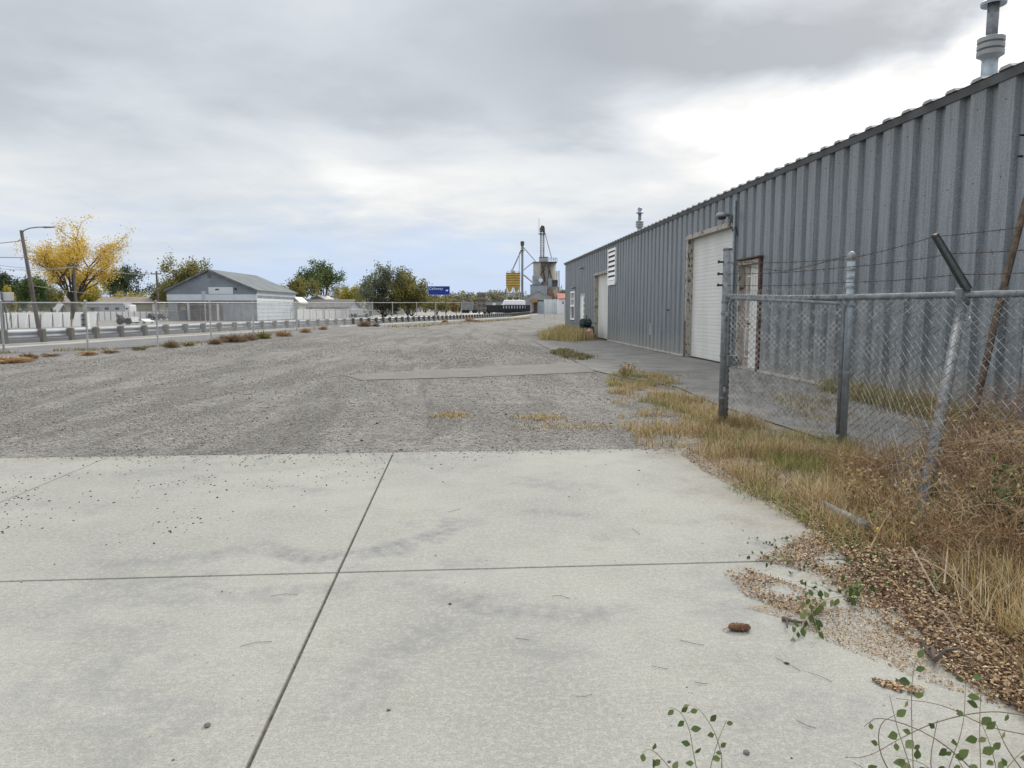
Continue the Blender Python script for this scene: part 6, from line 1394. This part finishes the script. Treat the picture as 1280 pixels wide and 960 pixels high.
# ------------------------------------------------------------------ tumbleweeds and tufts by the fence
tw = islmat('tumbleweed_stem', [(.28, .20, .12), (.36, .27, .17), (.22, .15, .10)], .9)
def tumble(px, py, rw, label, m=tw, n=260, flat=.75):
    o0 = G(px, py); r_ = rw*o0.length/F; r = random.Random(int(px*7+py)); b_ = MB()
    for i in range(n):
        a = Vector((r.gauss(0, 1), r.gauss(0, 1), r.uniform(-.1, 1.2))).normalized(); c = Vector((r.gauss(0, 1), r.gauss(0, 1), r.gauss(0, 1))).normalized()
        k = r.uniform(.6, 1.02); p1 = a*r_*.3; p2 = a*r_*k*.8+c*r_*.15; p3 = a*r_*k+c*r_*.3
        b_.tube([Vector((p.x, p.y, max(p.z*flat*1.2, 0))) for p in (p1, p2, p3)], [.012, .009, .005], 3, False)
    o = b_.build('tumbleweed', m); o.location = o0; tag(o, label, 'tumbleweed', 'tumbleweeds and dry tufts along the roadside fence')
tw2 = islmat('orange_straw', [(.42, .28, .15), (.48, .34, .19), (.34, .22, .12)], .9); tw3 = islmat('olive_straw', [(.28, .25, .09), (.22, .22, .08)], .9)
tumble(214, 434, 9.5, 'round brown tumbleweed at the foot of the fourth fence post'); tumble(236, 432, 7, 'small olive tuft right of the round brown tumbleweed', tw3, 200, .5)
tumble(291, 427, 17, 'largest brown tumbleweed clump in front of the grey shed', n=620, flat=.5); tumble(269, 430, 8, 'small brown tumbleweed left of the largest clump'); tumble(312, 425, 10, 'sandy tumbleweed right of the largest clump')
tumble(329, 423, 11, 'olive brown weed before the right part of the shed', tw3, 300); tumble(354, 420, 11, 'reddish tumbleweed near the shed corner', tw2, 300, .6); tumble(382, 415.5, 7, 'small reddish weed beyond the shed corner', tw2); tumble(404, 412, 6, 'tiny reddish weed further along the fence', tw2)
tumble(456, 408, 10, 'dark brown tumbleweed left of the long beige wall', n=420); tumble(470, 408, 6, 'small brown tumbleweed touching the dark brown one'); tumble(587, 402, 8, 'reddish tumbleweed below the covered wagon', tw2, 400, .6); tumble(556, 403, 5, 'small brown weed at the right sign post base', tw2); tumble(597, 402.5, 6, 'pale weed right of the reddish tumbleweed', tw, 200, .5)
tumble(8, 452, 24, 'flat orange straw patch at the left edge of the lot', tw2, 700, .18); tumble(36, 448, 9, 'brown dead weed beside the orange straw patch', n=260, flat=.6); tumble(62, 445, 10, 'sparse grey weeds near the second fence post', tw, 120, .3)
tumble(110, 443, 10, 'low golden tuft at the foot of the third fence post', tw2, 300, .3); tumble(138, 440.5, 8, 'low brown tuft between the third and fourth fence posts', tw, 260, .3); tumble(175, 437, 9, 'thin olive tuft left of the round tumbleweed', tw3, 120, .4)
vg = np.array([(p.x, p.y) for p in fnp]); 
pts_ = []
for i in range(len(vg)-1):
    n = 420; k = nr.random((n, 1)); pts_.append(vg[i]+(vg[i+1]-vg[i])*k+nr.normal(0, .55, (n, 2)))
q_ = np.vstack(pts_); q_ = q_[vnoise(q_, .5, 31) > .42]
blades(q_, .11, .03, islmat('verge_straw', [(.34, .27, .16), (.42, .34, .22), (.26, .22, .12)], .9), 'dry_grass', 1.5, label='thin dry grass along the foot of the roadside fence', cat='grass')
q_ = scatter([G(480, 408), G(640, 398.5), G(662, 396.5), G(662, 398.5), G(600, 403), G(500, 410)], 2600, lambda q: vnoise(q, .15, 41)*1.0)
blades(q_, .16, .09, islmat('far_verge_straw', [(.36, .28, .16), (.44, .36, .22), (.25, .23, .12)], .9), 'dry_grass', 1.5, label='dry grass strip along the far edge of the lot', cat='grass')
# ------------------------------------------------------------------ barbecue by the far door
gy, _ = W(733, 420, WX-.7)
bb = thing('barbecue_grill', 'dark green wheeled barbecue grill beside the far overhead door', 'grill', (WX-.75, gy, 0), R(25))
bb.scale = (.7, .7, .8)
GRD = smat('grill_green', (.02, .035, .035), (.03, .045, .045), 3, .45)
MB().tube([(-.35, 0, 1.0), (-.34, 0, 1.0), (.34, 0, 1.0), (.35, 0, 1.0)], [.22, .3, .3, .22], 18).build('barrel', GRD, bb)
MB().box(-.95, -.36, -.25, .25, .98, 1.02).build('side_shelf', M['trim'], bb); MB().box(.36, .8, -.25, .25, .98, 1.02).build('side_shelf', M['trim'], bb)
for x_ in (-.32, .32):
    for y_ in (-.2, .2): MB().bar((x_, y_, .0), (x_, y_, .85), .04).build('leg', M['black'], bb)
MB().box(-.36, .36, -.22, .22, .2, .24).build('lower_shelf', M['black'], bb)
for y_ in (-.24, .24): MB().tube([(.32, y_-.03, .15), (.32, y_+.03, .15)], .15, 16).build('wheel', TYRE, bb)
MB().tube([(-.15, -.33, 1.12), (.15, -.33, 1.12)], .015, 8).build('handle', M['galv'], bb)
MB().tube([(.1, 0, 1.3), (.1, 0, 1.5)], .04, 10).build('chimney', M['black'], bb)
rb = MB().lathe([(.16, 0), (.17, .05), (.17, .4), (.14, .5), (.05, .54)], 16).build('gas_bottle', smat('red_white_paint', (.5, .12, .1), (.6, .55, .5), 5, .5)); rb.location = (WX-.7, gy-.95, 0); tag(rb, 'small red and white gas bottle next to the barbecue grill', 'gas bottle')
tb = MB(); tb.tube([(0, -.09, .32), (0, .09, .32)], .32, 20); tyo = tb.build('old_tyre', TYRE, bevel=.03); tyo.location = (WX-.45, W(741, 420, WX-.4)[0], 0); tyo.rotation_euler = (0, 0, R(70)); tag(tyo, 'old dark tyre leaning near the far overhead door jamb', 'tyre')
wc = thing('white_planter', 'small white pot standing left of the barbecue grill', 'pot', (WX-.6, W(724, 420, WX-.6)[0], 0)); MB().lathe([(.15, 0), (.22, .35), (.24, .36), (.24, .40), (.20, .40)], 16).build('pot', M['whitep'], wc, True); MB().lathe([(.19, .3), (.19, .35)], 14).build('soil', M['barkd'], wc)
